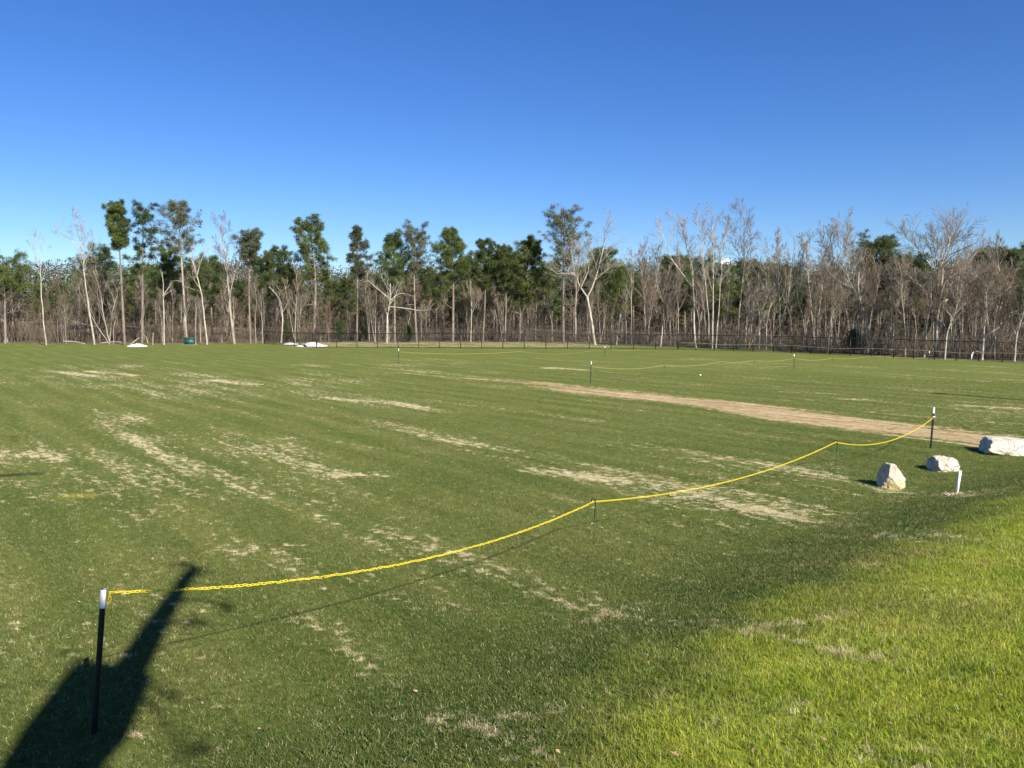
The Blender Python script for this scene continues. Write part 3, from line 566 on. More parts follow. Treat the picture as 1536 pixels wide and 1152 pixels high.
bare((1044,522),[(1039,440),(1038,400),(1030,365),(1022,332)],.24,.03,'tall white leaning tree forming the left side of the pale grove',56,bark=BARK_PALE,tw=TWIG_PALE,limbs=12,f0=.5,llen=.26,ang=(.25,.6),limbs_px=[([(1038,430),(1022,405),(1004,380),(994,338)],.14,.02),([(1002,375),(990,350),(988,335)],.05,.02)],twigs=(6,6,5))
bare((1068,523),[(1070,440),(1070,380),(1070,328)],.19,.03,'tall straight multi stemmed white tree in the middle of the pale grove',57,bark=BARK_PALE,tw=TWIG_PALE,trunks=[((1066,523),[(1060,440),(1050,330)],.14,.025),((1072,523),[(1080,440),(1086,345)],.14,.025)],limbs=12,f0=.45,llen=.24,ang=(.25,.55),twigs=(5,6,5))
bare((1105,523),[(1110,450),(1116,400),(1115,327)],.24,.03,'tallest bare tree of the pale grove with a broad fan crown',58,bark=BARK_MID,tw=TWIG,limbs=15,f0=.42,llen=.36,ang=(.3,.7),twigs=(6,6,5),limbs_px=[([(1110,460),(1126,440),(1150,428)],.1,.02)])
bare((1123,522),[(1128,480),(1140,450),(1145,438)],.14,.03,'small clump of pale stems right of the broad fan crown',59,bark=BARK_PALE,tw=TWIG_PALE,trunks=[((1122,522),[(1124,480),(1122,450)],.11,.03),((1125,522),[(1138,485),(1152,480)],.1,.03)],limbs=7,f0=.3,llen=.4)
bare((1170,526),[(1169,470),(1167,420),(1166,355)],.21,.03,'upright forked bare tree right of the pale grove',60,bark=BARK_MID,tw=TWIG,limbs=13,f0=.4,llen=.28,ang=(.25,.6),limbs_px=[([(1169,492),(1178,450),(1190,400),(1196,365)],.14,.02),([(1168,440),(1155,390),(1150,365)],.09,.02)],twigs=(6,6,5))
bare((1205,528),[(1204,480),(1195,440),(1200,370)],.19,.03,'pale stemmed bare tree with ladder like lower branches',61,bark=BARK_MID,tw=TWIG,limbs=12,f0=.4,llen=.3,ang=(.3,.65))
bare((1223,526),[(1217,470),(1211,420),(1210,362)],.17,.03,'white stemmed tree forked low behind the black fence',62,bark=BARK_PALE,tw=TWIG,trunks=[((1224,526),[(1226,480),(1233,430),(1238,375)],.14,.03)],limbs=12,f0=.4,llen=.27,ang=(.3,.6))
bare((1240,530),[(1248,480),(1256,440),(1250,400),(1245,352)],.17,.03,'bare tree bending right then back with a bushy twig crown',63,bark=BARK_MID,tw=TWIG,limbs=15,f0=.5,llen=.3,twigs=(6,6,5))
bare((1309,531),[(1302,490),(1288,450),(1271,420),(1266,380),(1269,347)],.2,.03,'strongly leaning white trunk with a rounded twig crown left of the domed pine',64,bark=BARK_PALE,tw=TWIG,limbs=16,f0=.5,llen=.3,twigs=(6,6,5),ang=(.35,.8))
bare((1292,530),[(1291,470),(1288,430),(1290,408)],.15,.08,'straight white dead stem just left of the domed pine',65,bark=BARK_PALE,tw=TWIG,limbs=3,f0=.5,llen=.2,twigs=(3,3,2))
bare((1405,535),[(1406,490),(1409,450)],.3,.22,'huge bare sycamore with spreading white limbs on the right',66,bark=BARK_PALE,tw=TWIG,limbs=0,f0=.6,limbs_px=[([(1409,452),(1400,425),(1406,395),(1418,360),(1422,337)],.2,.03),([(1409,450),(1422,420),(1445,405),(1468,375)],.16,.03),([(1402,440),(1380,425),(1358,412)],.14,.03),([(1404,410),(1385,385),(1362,355),(1348,350)],.12,.025),([(1412,385),(1432,365),(1450,355)],.1,.025),([(1409,455),(1430,446),(1452,430),(1480,405)],.12,.025),([(1406,400),(1396,370),(1390,347)],.1,.02),([(1408,450),(1404,420),(1425,380),(1440,345)],.12,.02)],twigs=(13,8,6),up=.2,fine=1.15)
bare((1386,536),[(1389,490),(1396,450),(1397,420)],.2,.06,'tall brown trunk leaning right beside the huge bare sycamore',67,bark=BARK_MID,tw=TWIG,limbs=9,f0=.5,llen=.4)
bare((1417,539),[(1424,500),(1434,470),(1440,445)],.16,.04,'pale trunk leaning right in front of the huge bare sycamore',68,bark=BARK_PALE,tw=TWIG,limbs=8,f0=.4,llen=.4)
bare((1473,540),[(1477,500),(1480,460),(1485,420)],.2,.04,'white tree with one long limb arching out to the right edge',69,bark=BARK_PALE,tw=TWIG,limbs=10,f0=.4,llen=.4,limbs_px=[([(1476,505),(1490,490),(1510,475),(1532,466)],.11,.03)])
bare((1484,538),[(1492,480),(1499,430),(1496,372)],.15,.03,'tall slim bare tree with thin high crown near the right edge',70,bark=BARK_MID,tw=TWIG,limbs=13,f0=.45,llen=.3)
bare((1521,542),[(1526,500),(1536,470),(1540,440)],.17,.04,'pale trunk leaning out of view at the right edge',71,bark=BARK_PALE,tw=TWIG,limbs=8,f0=.4,llen=.4)
bare((1358,535),[(1356,490),(1352,440),(1350,395)],.15,.03,'thin grey bare tree left of the huge bare sycamore',72,bark=BARK_MID,tw=TWIG,limbs=12,f0=.4,llen=.35)
bare((294,517),[(294,490),(294,462)],.2,.17,'brown limbless broken trunk behind the green utility box',73,bark=BARK_PINE,limbs=1,f0=.9,llen=.1,twigs=(1,1,0))
bare((229,517),[(229,507),(230,499)],.2,.15,'short brown stump between the tall pines on the left',74,bark=BARK_PINE,limbs=0,f0=.9,twigs=(0,0,0),limbs_px=[([(229,505),(231,502)],.05,.02)])

# --- the crowd of woodland trees behind: one of each kind, then copies
gp = 'bare trees crowding the woodland edge'; gq = 'evergreen pines inside the woodland'
LB = 'slim bare brown grey tree crowded among others in the woodland behind the fence'
LP = 'green pine rising among bare trees inside the woodland behind the fence'
bares = []
for i in range(7):
    g = G(100 + i); H = 10.0; lx = g.normal(0, .6)
    tr = [([(0, 0, -.3), (lx * .3, 0, H * .35), (lx * .8, g.normal(0, .3), H * .7), (lx, 0, H)], .15, .025)]
    if i % 3 == 0: tr.append(([(0, 0, -.3), (-lx * .8 - .3, .2, H * .4), (-lx - .8, .2, H * .85)], .11, .02))
    bares.append(build_bare(tr, 'bare_tree', (0, 0, 0), (BARK_MID, BARK_PALE, BARK_PALE, BARK_DARK, BARK_PALE, BARK_MID, BARK_PALE)[i], (TWIG, TWIG_RED, TWIG, TWIG_RED, TWIG, TWIG, TWIG_RED)[i], LB, g, gp, limbs=12, f0=.40, llen=.30, twigs=(6, 6, 5), ang=(.35, .8)))
pines = []
for i in range(5):
    pines.append(build_pine(10., 'pine_tree', (0, 0, 0), LP, G(140 + i), gq, crown0=(.3, .4, .5, .25, .45)[i], width=(2.6, 2.2, 2.4, 2.9, 2.0)[i], lean=(.3 * (-1) ** i, 0), nl=46, per=42, needle=(NEEDLE, NEEDLE_DARK, NEEDLE_DARK, NEEDLE, NEEDLE_DARK)[i], top=.4, peak=.5, r0=.2))
MARKS = [(12,'the crooked leftmost tree'),(70,'the slender pale tree on the far left'),(140,'the leaning pale tree on the left'),(187,'the leftmost tall pine'),(213,'the layered tall pine'),(246,'the dead white snag'),(284,'the green utility box'),(311,'the bright white leaning tree'),(345,'the stout two stemmed tree'),(378,'the small round topped pine'),(430,'the fence corner'),(468,'the broad dark pine'),(500,'the olive bush'),(535,'the narrow columnar pine'),(582,'the twisted white tree'),(625,'the thin crowned pine'),(679,'the conical pine'),(706,'the straight pale forked tree'),(727,'the slim dark pine'),(757,'the small two topped pine'),(790,'the dense bright green pine'),(845,'the airy tallest pine'),(893,'the big white forked sycamore'),(926,'the short white broken trunk'),(950,'the slim straight pale tree'),(990,'the kinked pale tree'),(1040,'the tall white leaning tree'),(1070,'the multi stemmed white tree'),(1110,'the broad fan crown'),(1135,'the small clump of pale stems'),(1170,'the upright forked tree'),(1207,'the ladder branched tree'),(1245,'the tree bending right and back'),(1285,'the leaning white trunk'),(1316,'the domed dark pine'),(1358,'the thin grey tree'),(1405,'the huge bare sycamore'),(1475,'the white arching tree'),(1525,'the trunk leaning out of view')]
def crowd_label(kind, k, px, deep, sc):
    mk = min(MARKS, key=lambda m: abs(m[0] - px)); side = 'behind' if abs(mk[0] - px) < 7 else ('left of' if px < mk[0] else 'right of')
    tone = ('grey', 'pale', 'pale', 'dark', 'pale', 'grey', 'pale')[k] + ' bare tree' if kind == 'bare' else ('bright green', 'dark green', 'dark green', 'bushy', 'slender')[k] + ' pine'
    L_ = ('tall ' if sc > 1.05 else 'low ' if sc < .75 else '') + tone + (' deep in woods ' if deep > 14 else ' ') + side + ' ' + mk[1]
    return ' '.join(L_.split()[-16:])
g = G(200); used_b = set(); used_p = set()
def place(protos, used, k, px, d, topy, rz, sc_lim=(.5, 1.7)):
    b = at_depth(px, 500, d); z = gz(b[0], b[1]); H = at_depth(px, topy, d)[2] - z; sc = float(np.clip(H / 10., *sc_lim))
    kind = 'bare' if protos is bares else 'pine'; lb_ = crowd_label(kind, k, px, d - depth_at(px), sc)
    if k not in used: used.add(k); o = protos[k]; o['label'] = lb_; o.location = (b[0], b[1], z); o.rotation_euler.z = rz; o.scale = (sc, sc, sc)
    else: copy_thing(protos[k], (b[0], b[1], z), rz, sc, lb_)
for px, ty in ((120,414),(205,402),(235,398),(300,392),(318,388),(395,385),(435,400),(500,418),(520,415),(560,408),(610,410),(640,400),(655,408),(700,390),(715,398),(740,382),(770,392),(815,400),(828,396),(870,405),(893,392),(917,394),(932,400),(950,410),(1003,388),(1028,390),(1052,392),(1085,400),(1120,395),(1136,400),(1160,405),(1185,406),(1245,410),(1335,394),(1365,392),(1462,400),(1532,394),(1600,402),(-60,412)):
    place(pines, used_p, int(g.integers(5)), px, depth_at(px) + g.uniform(10, 34), ty + (7 if 120 < px < 720 else 2), g.uniform(0, 6.28))
for i in range(42):
    px = g.uniform(120, 1660) if i % 7 else g.uniform(-120, 120); place(pines, used_p, int(g.integers(5)), px, depth_at(px) + g.uniform(18, 48), (g.uniform(414, 452) if px < 950 else g.uniform(408, 448)) if px > 130 else g.uniform(424, 455), g.uniform(0, 6.28), (.4, 1.7))
for i in range(225):
    px = g.uniform(-130, 1670); dd = depth_at(px) + min(g.exponential(9), 34) - .5
    ty = g.uniform(405, 462) if px < 960 else g.uniform(378, 450)
    if px < 140: ty = g.uniform(420, 470)
    place(bares, used_b, int(g.integers(7)), px, dd, ty, g.uniform(0, 6.28), (.35, 1.7))

# --- brush and saplings between the trunks: nobody could count the stems
g = G(300); A = Acc(); n = 14500
px = g.uniform(-150, 1690, n); d = np.interp(px, EDGE_PX, EDGE_D) + np.minimum(g.exponential(13, n), 42) + 1.2; X = (px - 768) / F * d
Z = height(X, d); hgt = g.uniform(.6, 1, n) * np.where(g.random(n) < .55, g.uniform(1., 3.0, n), g.uniform(2.5, 7.0, n)) * np.clip((d - np.interp(px, EDGE_PX, EDGE_D)) / 3 + .45, 0, 1)
hgt = hgt * (.35 + 1.35 * vnoise(X, d * .5, 4.5, 61) ** 1.3); keep_ = g.random(n) < (.25 + 1.1 * vnoise(X, d, 3.0, 62)); X, d, Z, hgt = X[keep_], d[keep_], Z[keep_], hgt[keep_]; n = len(X)
P0 = np.stack([X, d, Z - .1], 1); ln = g.normal(0, .3, (n, 2)) * hgt[:, None]; P1 = P0 + np.stack([ln[:, 0], ln[:, 1], hgt], 1)
A.spikes(P0, P1, g.uniform(.014, .034, n))
m_ = 5; t = g.uniform(.25, .95, (n, m_, 1)); S0 = (P0[:, None] * (1 - t) + P1[:, None] * t).reshape(-1, 3); dr = nrm(g.normal(size=(n * m_, 3)) * np.array([1, 1, .6]) + np.array([0, 0, .5])); ll = np.repeat(hgt, m_) * g.uniform(.12, .34, n * m_)
A.spikes(S0, S0 + dr * ll[:, None], g.uniform(.011, .018, n * m_))
tag(A.obj('brush_thicket', BRUSH), 'tangle of bare brown saplings and brush stems filling the woodland edge', 'brush', None, 'stuff')
# --- the far wood that closes every gap between the trunks
g = G(301); A = Acc(); n = 270000; ang = g.uniform(-.72, .72, n); d0 = np.interp(768 + F * np.tan(ang), EDGE_PX, EDGE_D)
dd = d0 + 38 + g.uniform(0, 55, n); X = np.tan(ang) * dd; Y = dd; Z0 = height(X, Y)
topz = (5.9 + 1.0 * sst(ang, -.55, -.3)) + 3.4 * vnoise(X, Y, 7, 51) + 1.6 * vnoise(X, Y, 2.5, 52); C = np.stack([X, Y, Z0 + topz * g.uniform(0, 1, n)], 1)
A.leaves(C, nrm(g.normal(size=(n, 3))), g.uniform(.3, .65, n) * (1.6 - g.uniform(.5, 1, n) * np.clip(C[:, 2] / 9, 0, 1)), g.uniform(.2, .44, n) * (1.6 - np.clip(C[:, 2] / 9, 0, 1)), g)
tag(A.obj('far_woodland', FARWOOD), 'dim brown green wood closing the view behind the tree line', 'woodland', None, 'stuff')

# --- evergreen shrubs by the fence
def shrub(px, py, d, h, w, label, seed):
    g = G(seed); b = at_depth(px, py, d); b[2] = gz(b[0], b[1]); r = empty('evergreen_shrub', b, label, 'shrub'); T = Acc(); C = Acc()
    P, R, _ = kids(np.array([[(0, 0, -.1), (0.05, 0, h * .4), (0, 0, h * .85)]]), np.array([[.05, .04, .02]]), 26, .05, 1, (.5, 1.2), 1, .1, .05, .1, 4, .6, .4, .012, prof=lambda t: w * (1.05 - .6 * t), g=g)
    T.tube([(0, 0, -.1), (.05, 0, h * .4), (0, 0, h * .85)], [.06, .04, .02], 6); T.tubes(P, R, 3)
    e = np.concatenate([P[:, -1], P[:, -2], P[:, -3]]); cen = np.repeat(e, 40, 0); D = nrm(g.normal(size=cen.shape)); C.leaves(cen + D * g.uniform(0, .38, (len(cen), 1)), nrm(D + g.normal(0, .6, D.shape)), g.uniform(.08, .16, len(cen)), g.uniform(.05, .09, len(cen)), g)
    T.obj('stem', BARK_DARK, r); C.obj('foliage', LEAF_SHRUB, r)
shrub(510, 513, 92, 2.6, 1.2, 'olive green bush behind the fence right of the white gravel heap', 400)
shrub(432, 512, 92, 2.3, 1.1, 'dark bush inside the fence corner left of the white gravel heap', 401)
shrub(613, 513, 93, 1.9, 1.0, 'small dark bush below the thin crowned pine', 402)
shrub(1281, 530, 66, 1.8, 1.3, 'leafy green holly bush behind the fence right of the pale grove', 403)
shrub(545, 513, 95, 1.6, 1.0, 'low green bush right of the olive bush behind the fence', 404)

# ------------------------------------------------------------------ black chain link fence
FENCE = [at(397,516), at(475,521.5), at(1017,524.5), at(1160,529), at(1340,537), at(1540,545.5), at(1800,557)]
FTOP = 1.42
fr = empty('chain_link_fence', FENCE[0], 'long black chain link fence along the far edge of the field', 'fence')
fo = FENCE[0]
fab = Acc(); rail = Acc(); cable = Acc(); NPOST = [5, 17, 5, 6, 6, 6]
for k in range(len(FENCE) - 1):
    a, b = FENCE[k] - fo, FENCE[k + 1] - fo; Lg = np.linalg.norm(b - a); u = (b - a) / Lg
    rail.tube([a + (0, 0, FTOP), b + (0, 0, FTOP)], [.03, .03], 6); rail.tube([a + (0, 0, .08), b + (0, 0, .08)], [.012, .012], 4)
    if k >= 2:
        m = 26; tt = np.linspace(0, 1, m); pts = a[None] + (b - a)[None] * tt[:, None]; pts[:, 2] += .62 + .05 * np.sin(tt * 9); pts[:, 1] -= .06; cable.tube(pts, [.012] * m, 4)
    ns = int(Lg / .11); s = np.arange(-13, ns) * .11
    for sg in (1, -1):
        s0 = s if sg > 0 else s + 1.34; P0 = a[None] + u[None] * np.clip(s0, 0, Lg)[:, None]; P1 = a[None] + u[None] * np.clip(s0 + sg * 1.34, 0, Lg)[:, None]
        h0 = np.where(sg > 0, np.clip(-s0, 0, 1.34), np.clip(s0 - Lg, 0, 1.34)); h1 = 1.34 - np.where(sg > 0, np.clip(s0 + 1.34 - Lg, 0, 1.34), np.clip(-(s0 - 1.34), 0, 1.34))
        ok = h1 > h0; P0 = P0[ok].copy(); P1 = P1[ok].copy(); P0[:, 2] += .06 + h0[ok]; P1[:, 2] += .06 + h1[ok]
        fab.tubes(np.stack([P0, P1], 1), np.full((len(P0), 2), .0045), 3)
    for j in range(NPOST[k] + (k == len(FENCE) - 2)):
        p = a + (b - a) * j / NPOST[k]; pa = Acc(); big = j == 0 and k in (0, 1, 2); r_ = .055 if big else .032
        pa.tube([p + (0, 0, -.2), p + (0, 0, FTOP + (.1 if big else .03))], [r_, r_], 8); pa.obj('post', BLACK_VINYL, fr, True)
fab.obj('wire_mesh', BLACK_VINYL, fr); rail.obj('rail', BLACK_VINYL, fr); tag(cable.obj('cable', ROPE_PALE, fr), 'pale cable strung along the right half of the fence')

# ------------------------------------------------------------------ steel T posts with white tips
def t_post(px_base, px_top, label, mat, near=False, clip=None):
    b = g_at(*px_base); d = b[1]; tp = at_depth(px_top[0], px_top[1], d) - b; H = float(tp[2])
    r = empty('steel_post', b, label, 'post', 'steel posts holding the yellow chains')
    def prof(z0, z1, w, name, m):
        a = Acc(); poly = np.array([(-.5, -.5), (.5, -.5), (.5, -.36), (.08, -.36), (.08, .55), (-.08, .55), (-.08, -.36), (-.5, -.36)]) * w
        lo = tp * (z0 / H); hi = tp * (z1 / H); V = np.concatenate([np.c_[poly + lo[:2], np.full(8, lo[2])], np.c_[poly + hi[:2], np.full(8, hi[2])]])
        i = np.arange(8); a.add(V, None, np.stack([i, (i + 1) % 8, (i + 1) % 8 + 8, i + 8], -1)); a.add(V[8:], None, [[0, 1, 2, 7], [3, 4, 5, 6]]); a.add(V[8:], [[2, 3, 6], [2, 6, 7]])
        return a.obj(name, m, r)
    w = .044
    prof(-.2, H - .15, w, 'shaft', mat); prof(H - .15, H, w * 1.05, 'white_tip', WHITE)
    s = Acc()
    for z in np.arange(.1, H - .18, .055): p = tp * (z / H); s.box(p + np.array([0, -w * .56, 0]), (w * .3, w * .2, .018))
    s.obj('studs', mat, r)
    if clip: c = Acc(); p = tp * ((H - clip) / H); c.tube([p + (-.03, -.03, 0), p + (.012, -.045, .012), p + (.045, -.02, 0), p + (.03, .03, -.01)], [.012] * 4, 6); c.obj('clip', WHITE, r, True)
    return r, b, tp
P1_, p1b, p1t = t_post((143,1100),(157,884),'black steel post with white tip at the lower left, nearest the camera',POST_BLACK,True)
P2_, p2b, p2t = t_post((1395.5,672),(1400.5,611),'dark steel post with white tip standing by the boulders on the right',POST_BLACK,clip=.24)
P3_, p3b, p3t = t_post((885.5,575),(887,542),'slim dark steel post with white tip in mid field, right of centre',POST_GREEN)
P4_, p4b, p4t = t_post((1191,553.5),(1191,531),'white tipped steel post in the far field below the upright forked bare tree',POST_GREEN)
P5_, p5b, p5t = t_post((597.5,546.5),(598,523),'pale looking white tipped post left of centre near the far end of the field',POST_GREEN)
P6_, p6b, p6t = t_post((907,535),(907.5,519),'distant thin white tipped post below the white forked sycamore',POST_GREEN)
P7_, p7b, p7t = t_post((1393,541),(1394,526.5),'short distant post holding the rising chain end before the huge bare sycamore',POST_GREEN)

# ------------------------------------------------------------------ pigtail stakes that carry the chain
def hook(px, py_top, h, label, black=.38, ring=True):
    d = None; r_ = ray(px, py_top); t = (h - CAM_H) / r_[2]; p = np.array([0, 0, CAM_H]) + r_ * t; b = np.array([p[0], p[1], gz(p[0], p[1])])
    r = empty('pigtail_stake', b, label, 'stake', 'hooked stakes under the yellow chains'); h = p[2] - b[2]
    a = Acc(); a.tube([(-.02, 0, -.1), (-.008, 0, h - black)], [.0045, .0045], 6); a.obj('rod', POST_GREEN, r, True)
    a = Acc(); th_ = np.linspace(-.3, 4.4, 14); rr = .03
    loop = [(-.008 - 0 + .0, 0, h - black), (0, 0, h - .07)] + [(-rr + rr * math.cos(x), .006 * i / 3, h - .035 + rr * math.sin(x)) for i, x in enumerate(th_)]
    a.tube(loop, [.0075] * len(loop), 6); a.obj('hook', BLACK_VINYL, r, True)
    return np.array([b[0] - .028, b[1], b[2] + h - .045])
h1 = hook(893, 748, .66, 'black pigtail stake bearing the chain in the middle foreground', .29)
h2 = hook(1256, 660, .66, 'thin pigtail stake bearing the chain left of the boulders', .24)
h3 = hook(997, 546.5, .62, 'thin stake under the far chain right of the mid field post', .2)
h4 = hook(1083, 541, .62, 'thin stake under the far chain midway to the second far post', .2)
h4b = hook(1132, 539, .6, 'thin stake under the far chain left of the far post', .2)
h5 = hook(1249, 536, .5, 'thin stake under the far chain right of the far post', .2)

# ------------------------------------------------------------------ yellow chains
def sag_line(a, b, sag, n):
    t = np.linspace(0, 1, n); p = a[None] + (b - a)[None] * t[:, None]; p[:, 2] -= sag * 4 * t * (1 - t); return p
def link_mesh():
    a = Acc(); L_, W_, r = .024, .010, .0031; an = np.linspace(0, 2 * np.pi, 12, endpoint=False)
    ring = np.array([((L_ - W_) * np.sign(math.cos(x)) * (abs(math.cos(x)) > .3) + W_ * math.cos(x), W_ * math.sin(x), 0) for x in an]); N = len(ring)
    V = []
    for i in range(N):
        T = ring[(i + 1) % N] - ring[i - 1]; T /= np.linalg.norm(T); o = np.array([-T[1], T[0], 0])
        V += [ring[i] + r * (math.cos(k) * o + math.sin(k) * np.array([0, 0, 1])) for k in np.arange(4) * np.pi / 2]
    i = np.arange(N)[:, None]; j = np.arange(4)[None]
    f = np.stack(np.broadcast_arrays(i * 4 + j, ((i + 1) % N) * 4 + j, ((i + 1) % N) * 4 + (j + 1) % 4, i * 4 + (j + 1) % 4), -1).reshape(-1, 4)
    a.add(V, None, f); return a
LK = link_mesh(); LKV = LK.v[0]; LKF = LK.f4[0]; LKME = LK.mesh('link'); LKME.materials.append(YELLOW)
LKME.polygons.foreach_set('use_smooth', [True] * len(LKME.polygons))
def along(poly, step):
    s = np.concatenate([[0], np.cumsum(np.linalg.norm(np.diff(poly, axis=0), axis=1))]); u = np.arange(0, s[-1], step)
    c = np.stack([np.interp(u, s, poly[:, i]) for i in range(3)], 1); c2 = np.stack([np.interp(np.minimum(u + .01, s[-1]), s, poly[:, i]) for i in range(3)], 1); c1 = np.stack([np.interp(np.maximum(u - .01, 0), s, poly[:, i]) for i in range(3)], 1)
    return c, nrm(c2 - c1)
def basis(t, k):
    z = np.array([0, 0, 1.]); y = np.cross(z, t) if abs(t[2]) < .95 else np.array([0, 1., 0]); y /= np.linalg.norm(y); w = np.cross(t, y); a = math.pi / 2 * (k % 2) + .6
    return np.stack([t, y * math.cos(a) + w * math.sin(a), -y * math.sin(a) + w * math.cos(a)], 1)
from mathutils import Matrix
PITCH_L = .0395
attach1 = p1b + p1t * .985 + np.array([.045, -.02, 0]); attach2 = p2b + p2t * .76 + np.array([.01, -.03, 0])
tail = np.array([attach1 + np.array([.012, -.01, -.17]), attach1 + np.array([.006, 0, 0])])
near_poly = np.concatenate([tail, sag_line(attach1, h1, .30, 40)[1:]])
far_poly = np.concatenate([sag_line(h1, h2, .24, 40), sag_line(h2, attach2, .30, 40)[1:]])
ch = empty('yellow_chain', p1b, 'bright yellow plastic chain sagging across the foreground from post to post', 'chain', 'yellow chains around the field')
C_, T_ = along(near_poly, PITCH_L)
for k in range(min(len(C_), 290)):
    o = bpy.data.objects.new('link', LKME); COL.objects.link(o); o.parent = ch
    M = Matrix(basis(T_[k], k).tolist()).to_4x4(); M = M @ Matrix.Rotation(random.uniform(-.3, .3), 4, 'X') @ Matrix.Rotation(random.uniform(-.12, .12), 4, 'Y'); M.translation = Vector(C_[k] - p1b) + Vector((0, random.uniform(-.003, .003), random.uniform(-.004, .004))); o.matrix_local = M
a = Acc(); C_, T_ = along(far_poly, PITCH_L)
for k in range(len(C_)): a.add(LKV @ basis(T_[k], k).T + C_[k] - p1b, None, LKF)
o = a.obj('far_links', YELLOW, ch, True); o['kind'] = 'stuff'
FADED = plain('faded_yellow_plastic', (.55, .47, .12), .5, .3)
def far_chain(pts, sags, label, r=.0048):
    poly = np.concatenate([sag_line(pts[i], pts[i + 1], sags[i], 14)[(1 if i else 0):] for i in range(len(pts) - 1)]); a = Acc(); n = int(np.linalg.norm(np.diff(poly, axis=0), axis=1).sum() / .08)
    P = resample(poly, max(n, 10)); R = r * (1 + .35 * (np.arange(len(P)) % 2)); a.tube(P - pts[0], R, 5)
    o = a.obj('yellow_chain', FADED, None, True); o.location = tuple(pts[0]); tag(o, label, 'chain', 'yellow chains around the field')
def up(b, t, f): return b + t * f + np.array([0, -.03, 0])
far_chain([up(p3b, p3t, .76), h3, h4, h4b, up(p4b, p4t, .72), h5, at(1300, 537) + np.array([0, 0, .1])], [.16, .14, .1, .12, .14, .1], 'distant yellow chain strung across mid field from the slim dark post')
far_chain([up(p5b, p5t, .80), at(780, 531.5) + np.array([0, 0, .25]), up(p6b, p6t, .82), at(960, 527.5) + np.array([0, 0, .2])], [.18, .35, .15], 'farthest yellow chain near the bare earth strip left of centre', .0055)
far_chain([at(1300, 536.8) + np.array([0, 0, .12]), at(1355, 537) + np.array([0, 0, .25]), up(p7b, p7t, .95)], [.05, .12], 'short pale yellow chain rising to the distant post on the right', .0055)

# ------------------------------------------------------------------ boulders
def boulder_mat(name, yellow):
    m, nt, b, out = new_mat(name); tc = nt.nodes.new('ShaderNodeTexCoord'); v = tc.outputs['Object']
    n1 = noise(nt, v, 3.5, 8, .65); n2 = noise(nt, v, 14, 6, .7); n3 = noise(nt, v, 1.6, 3, .5)
    c = ramp(nt, n1, (.3, (.28, .235, .17)), (.45, (.48, .43, .335)), (.65, (.63, .58, .48)))
    if yellow: c = mixc(nt, math_(nt, 'MULTIPLY', smooth(nt, n3, .46, .56), .75), c, (.56, .46, .17))
    vo = nt.nodes.new('ShaderNodeTexVoronoi'); vo.feature = 'DISTANCE_TO_EDGE'; vo.inputs['Scale'].default_value = 2.4
    wv = nt.nodes.new('ShaderNodeMix'); wv.data_type = 'VECTOR'; wv.inputs[0].default_value = .25; nt.links.new(v, wv.inputs[4]); nz = nt.nodes.new('ShaderNodeTexNoise'); nz.inputs['Scale'].default_value = 4; nt.links.new(v, nz.inputs[0]); nt.links.new(nz.outputs['Color'], wv.inputs[5]); nt.links.new(wv.outputs[1], vo.inputs['Vector'])
    crack = smooth(nt, vo.outputs['Distance'], 0, .03); c = mixc(nt, math_(nt, 'MULTIPLY', math_(nt, 'SUBTRACT', 1, crack), smooth(nt, n3, .4, .6)), c, (.16, .12, .09))
    c = mixc(nt, smooth(nt, n2, .52, .70), c, (.27, .215, .15))
    nt.links.new(c, b.inputs['Base Color']); b.inputs['Roughness'].default_value = .9
    bump(nt, b, math_(nt, 'ADD', math_(nt, 'MULTIPLY', n2, .6), math_(nt, 'MULTIPLY', crack, .3)), .8, .03); return m
import bmesh
def boulder(loc, half, planes, rz, tilt, label, seed, m, sink=.12):
    g = G(seed); bm = bmesh.new(); bmesh.ops.create_icosphere(bm, subdivisions=5, radius=1)
    V = np.array([v.co[:] for v in bm.verts])
    for nx, ny, nz_, k in planes:
        n = np.array([nx, ny, nz_], float); n /= np.linalg.norm(n); e = V @ n - k; V = V - np.where(e > 0, e * .93, 0)[:, None] * n
    disp = sum(amp * (vnoise(V[:, 0] + V[:, 2] * .7 + 9, V[:, 1] - V[:, 2] * .6 + 7, s, seed + q_) + vnoise(V[:, 2] + 5, V[:, 0] - V[:, 1] + 3, s, seed + q_ + 7) - 1) for q_, (s, amp) in enumerate(((.7, .12), (.3, .07), (.14, .055), (.07, .03))))
    V = V * (1 + disp)[:, None] * np.array(half)
    from mathutils import Euler
    Rm = np.array(Euler(tilt).to_matrix()); V = V @ Rm.T; V[:, 2] -= V[:, 2].min() + sink
    for v, c in zip(bm.verts, V): v.co = c
    me = bpy.data.meshes.new('boulder'); bm.to_mesh(me); bm.free()
    o = link('boulder', me, m, None, False); o.location = tuple(loc); o.rotation_euler.z = rz
    return tag(o, label, 'boulder', 'pale boulders on the grass')
BM1 = boulder_mat('cream_rock', False); BM2 = boulder_mat('yellowish_rock', True)
c1 = g_at(1341, 733); c2 = g_at(1423, 708); c3 = g_at(1512, 683)
boulder(c1 + (0, .15, 0), (.295, .28, .31), [(-1, .1, .42, .52), (.3, -1, .42, .55), (1, -.1, .75, .74), (0, 0, -1, .75), (-.5, -.9, -.2, .68)], 0, (.08, -.08, .1), 'leaning egg shaped boulder with a yellow stain, leftmost of the three', 4, BM2, .08)
boulder(c2 + (0, .2, 0), (.37, .32, .235), [(-1, .1, .1, .68), (0, -.2, 1, .62), (.15, -1, .15, .58), (1, -.2, .1, .74), (0, 0, -1, .7), (.4, -.6, .9, .74)], .1, (0, .08, 0), 'blocky cream boulder behind the white marker stake', 12, BM1, .07)
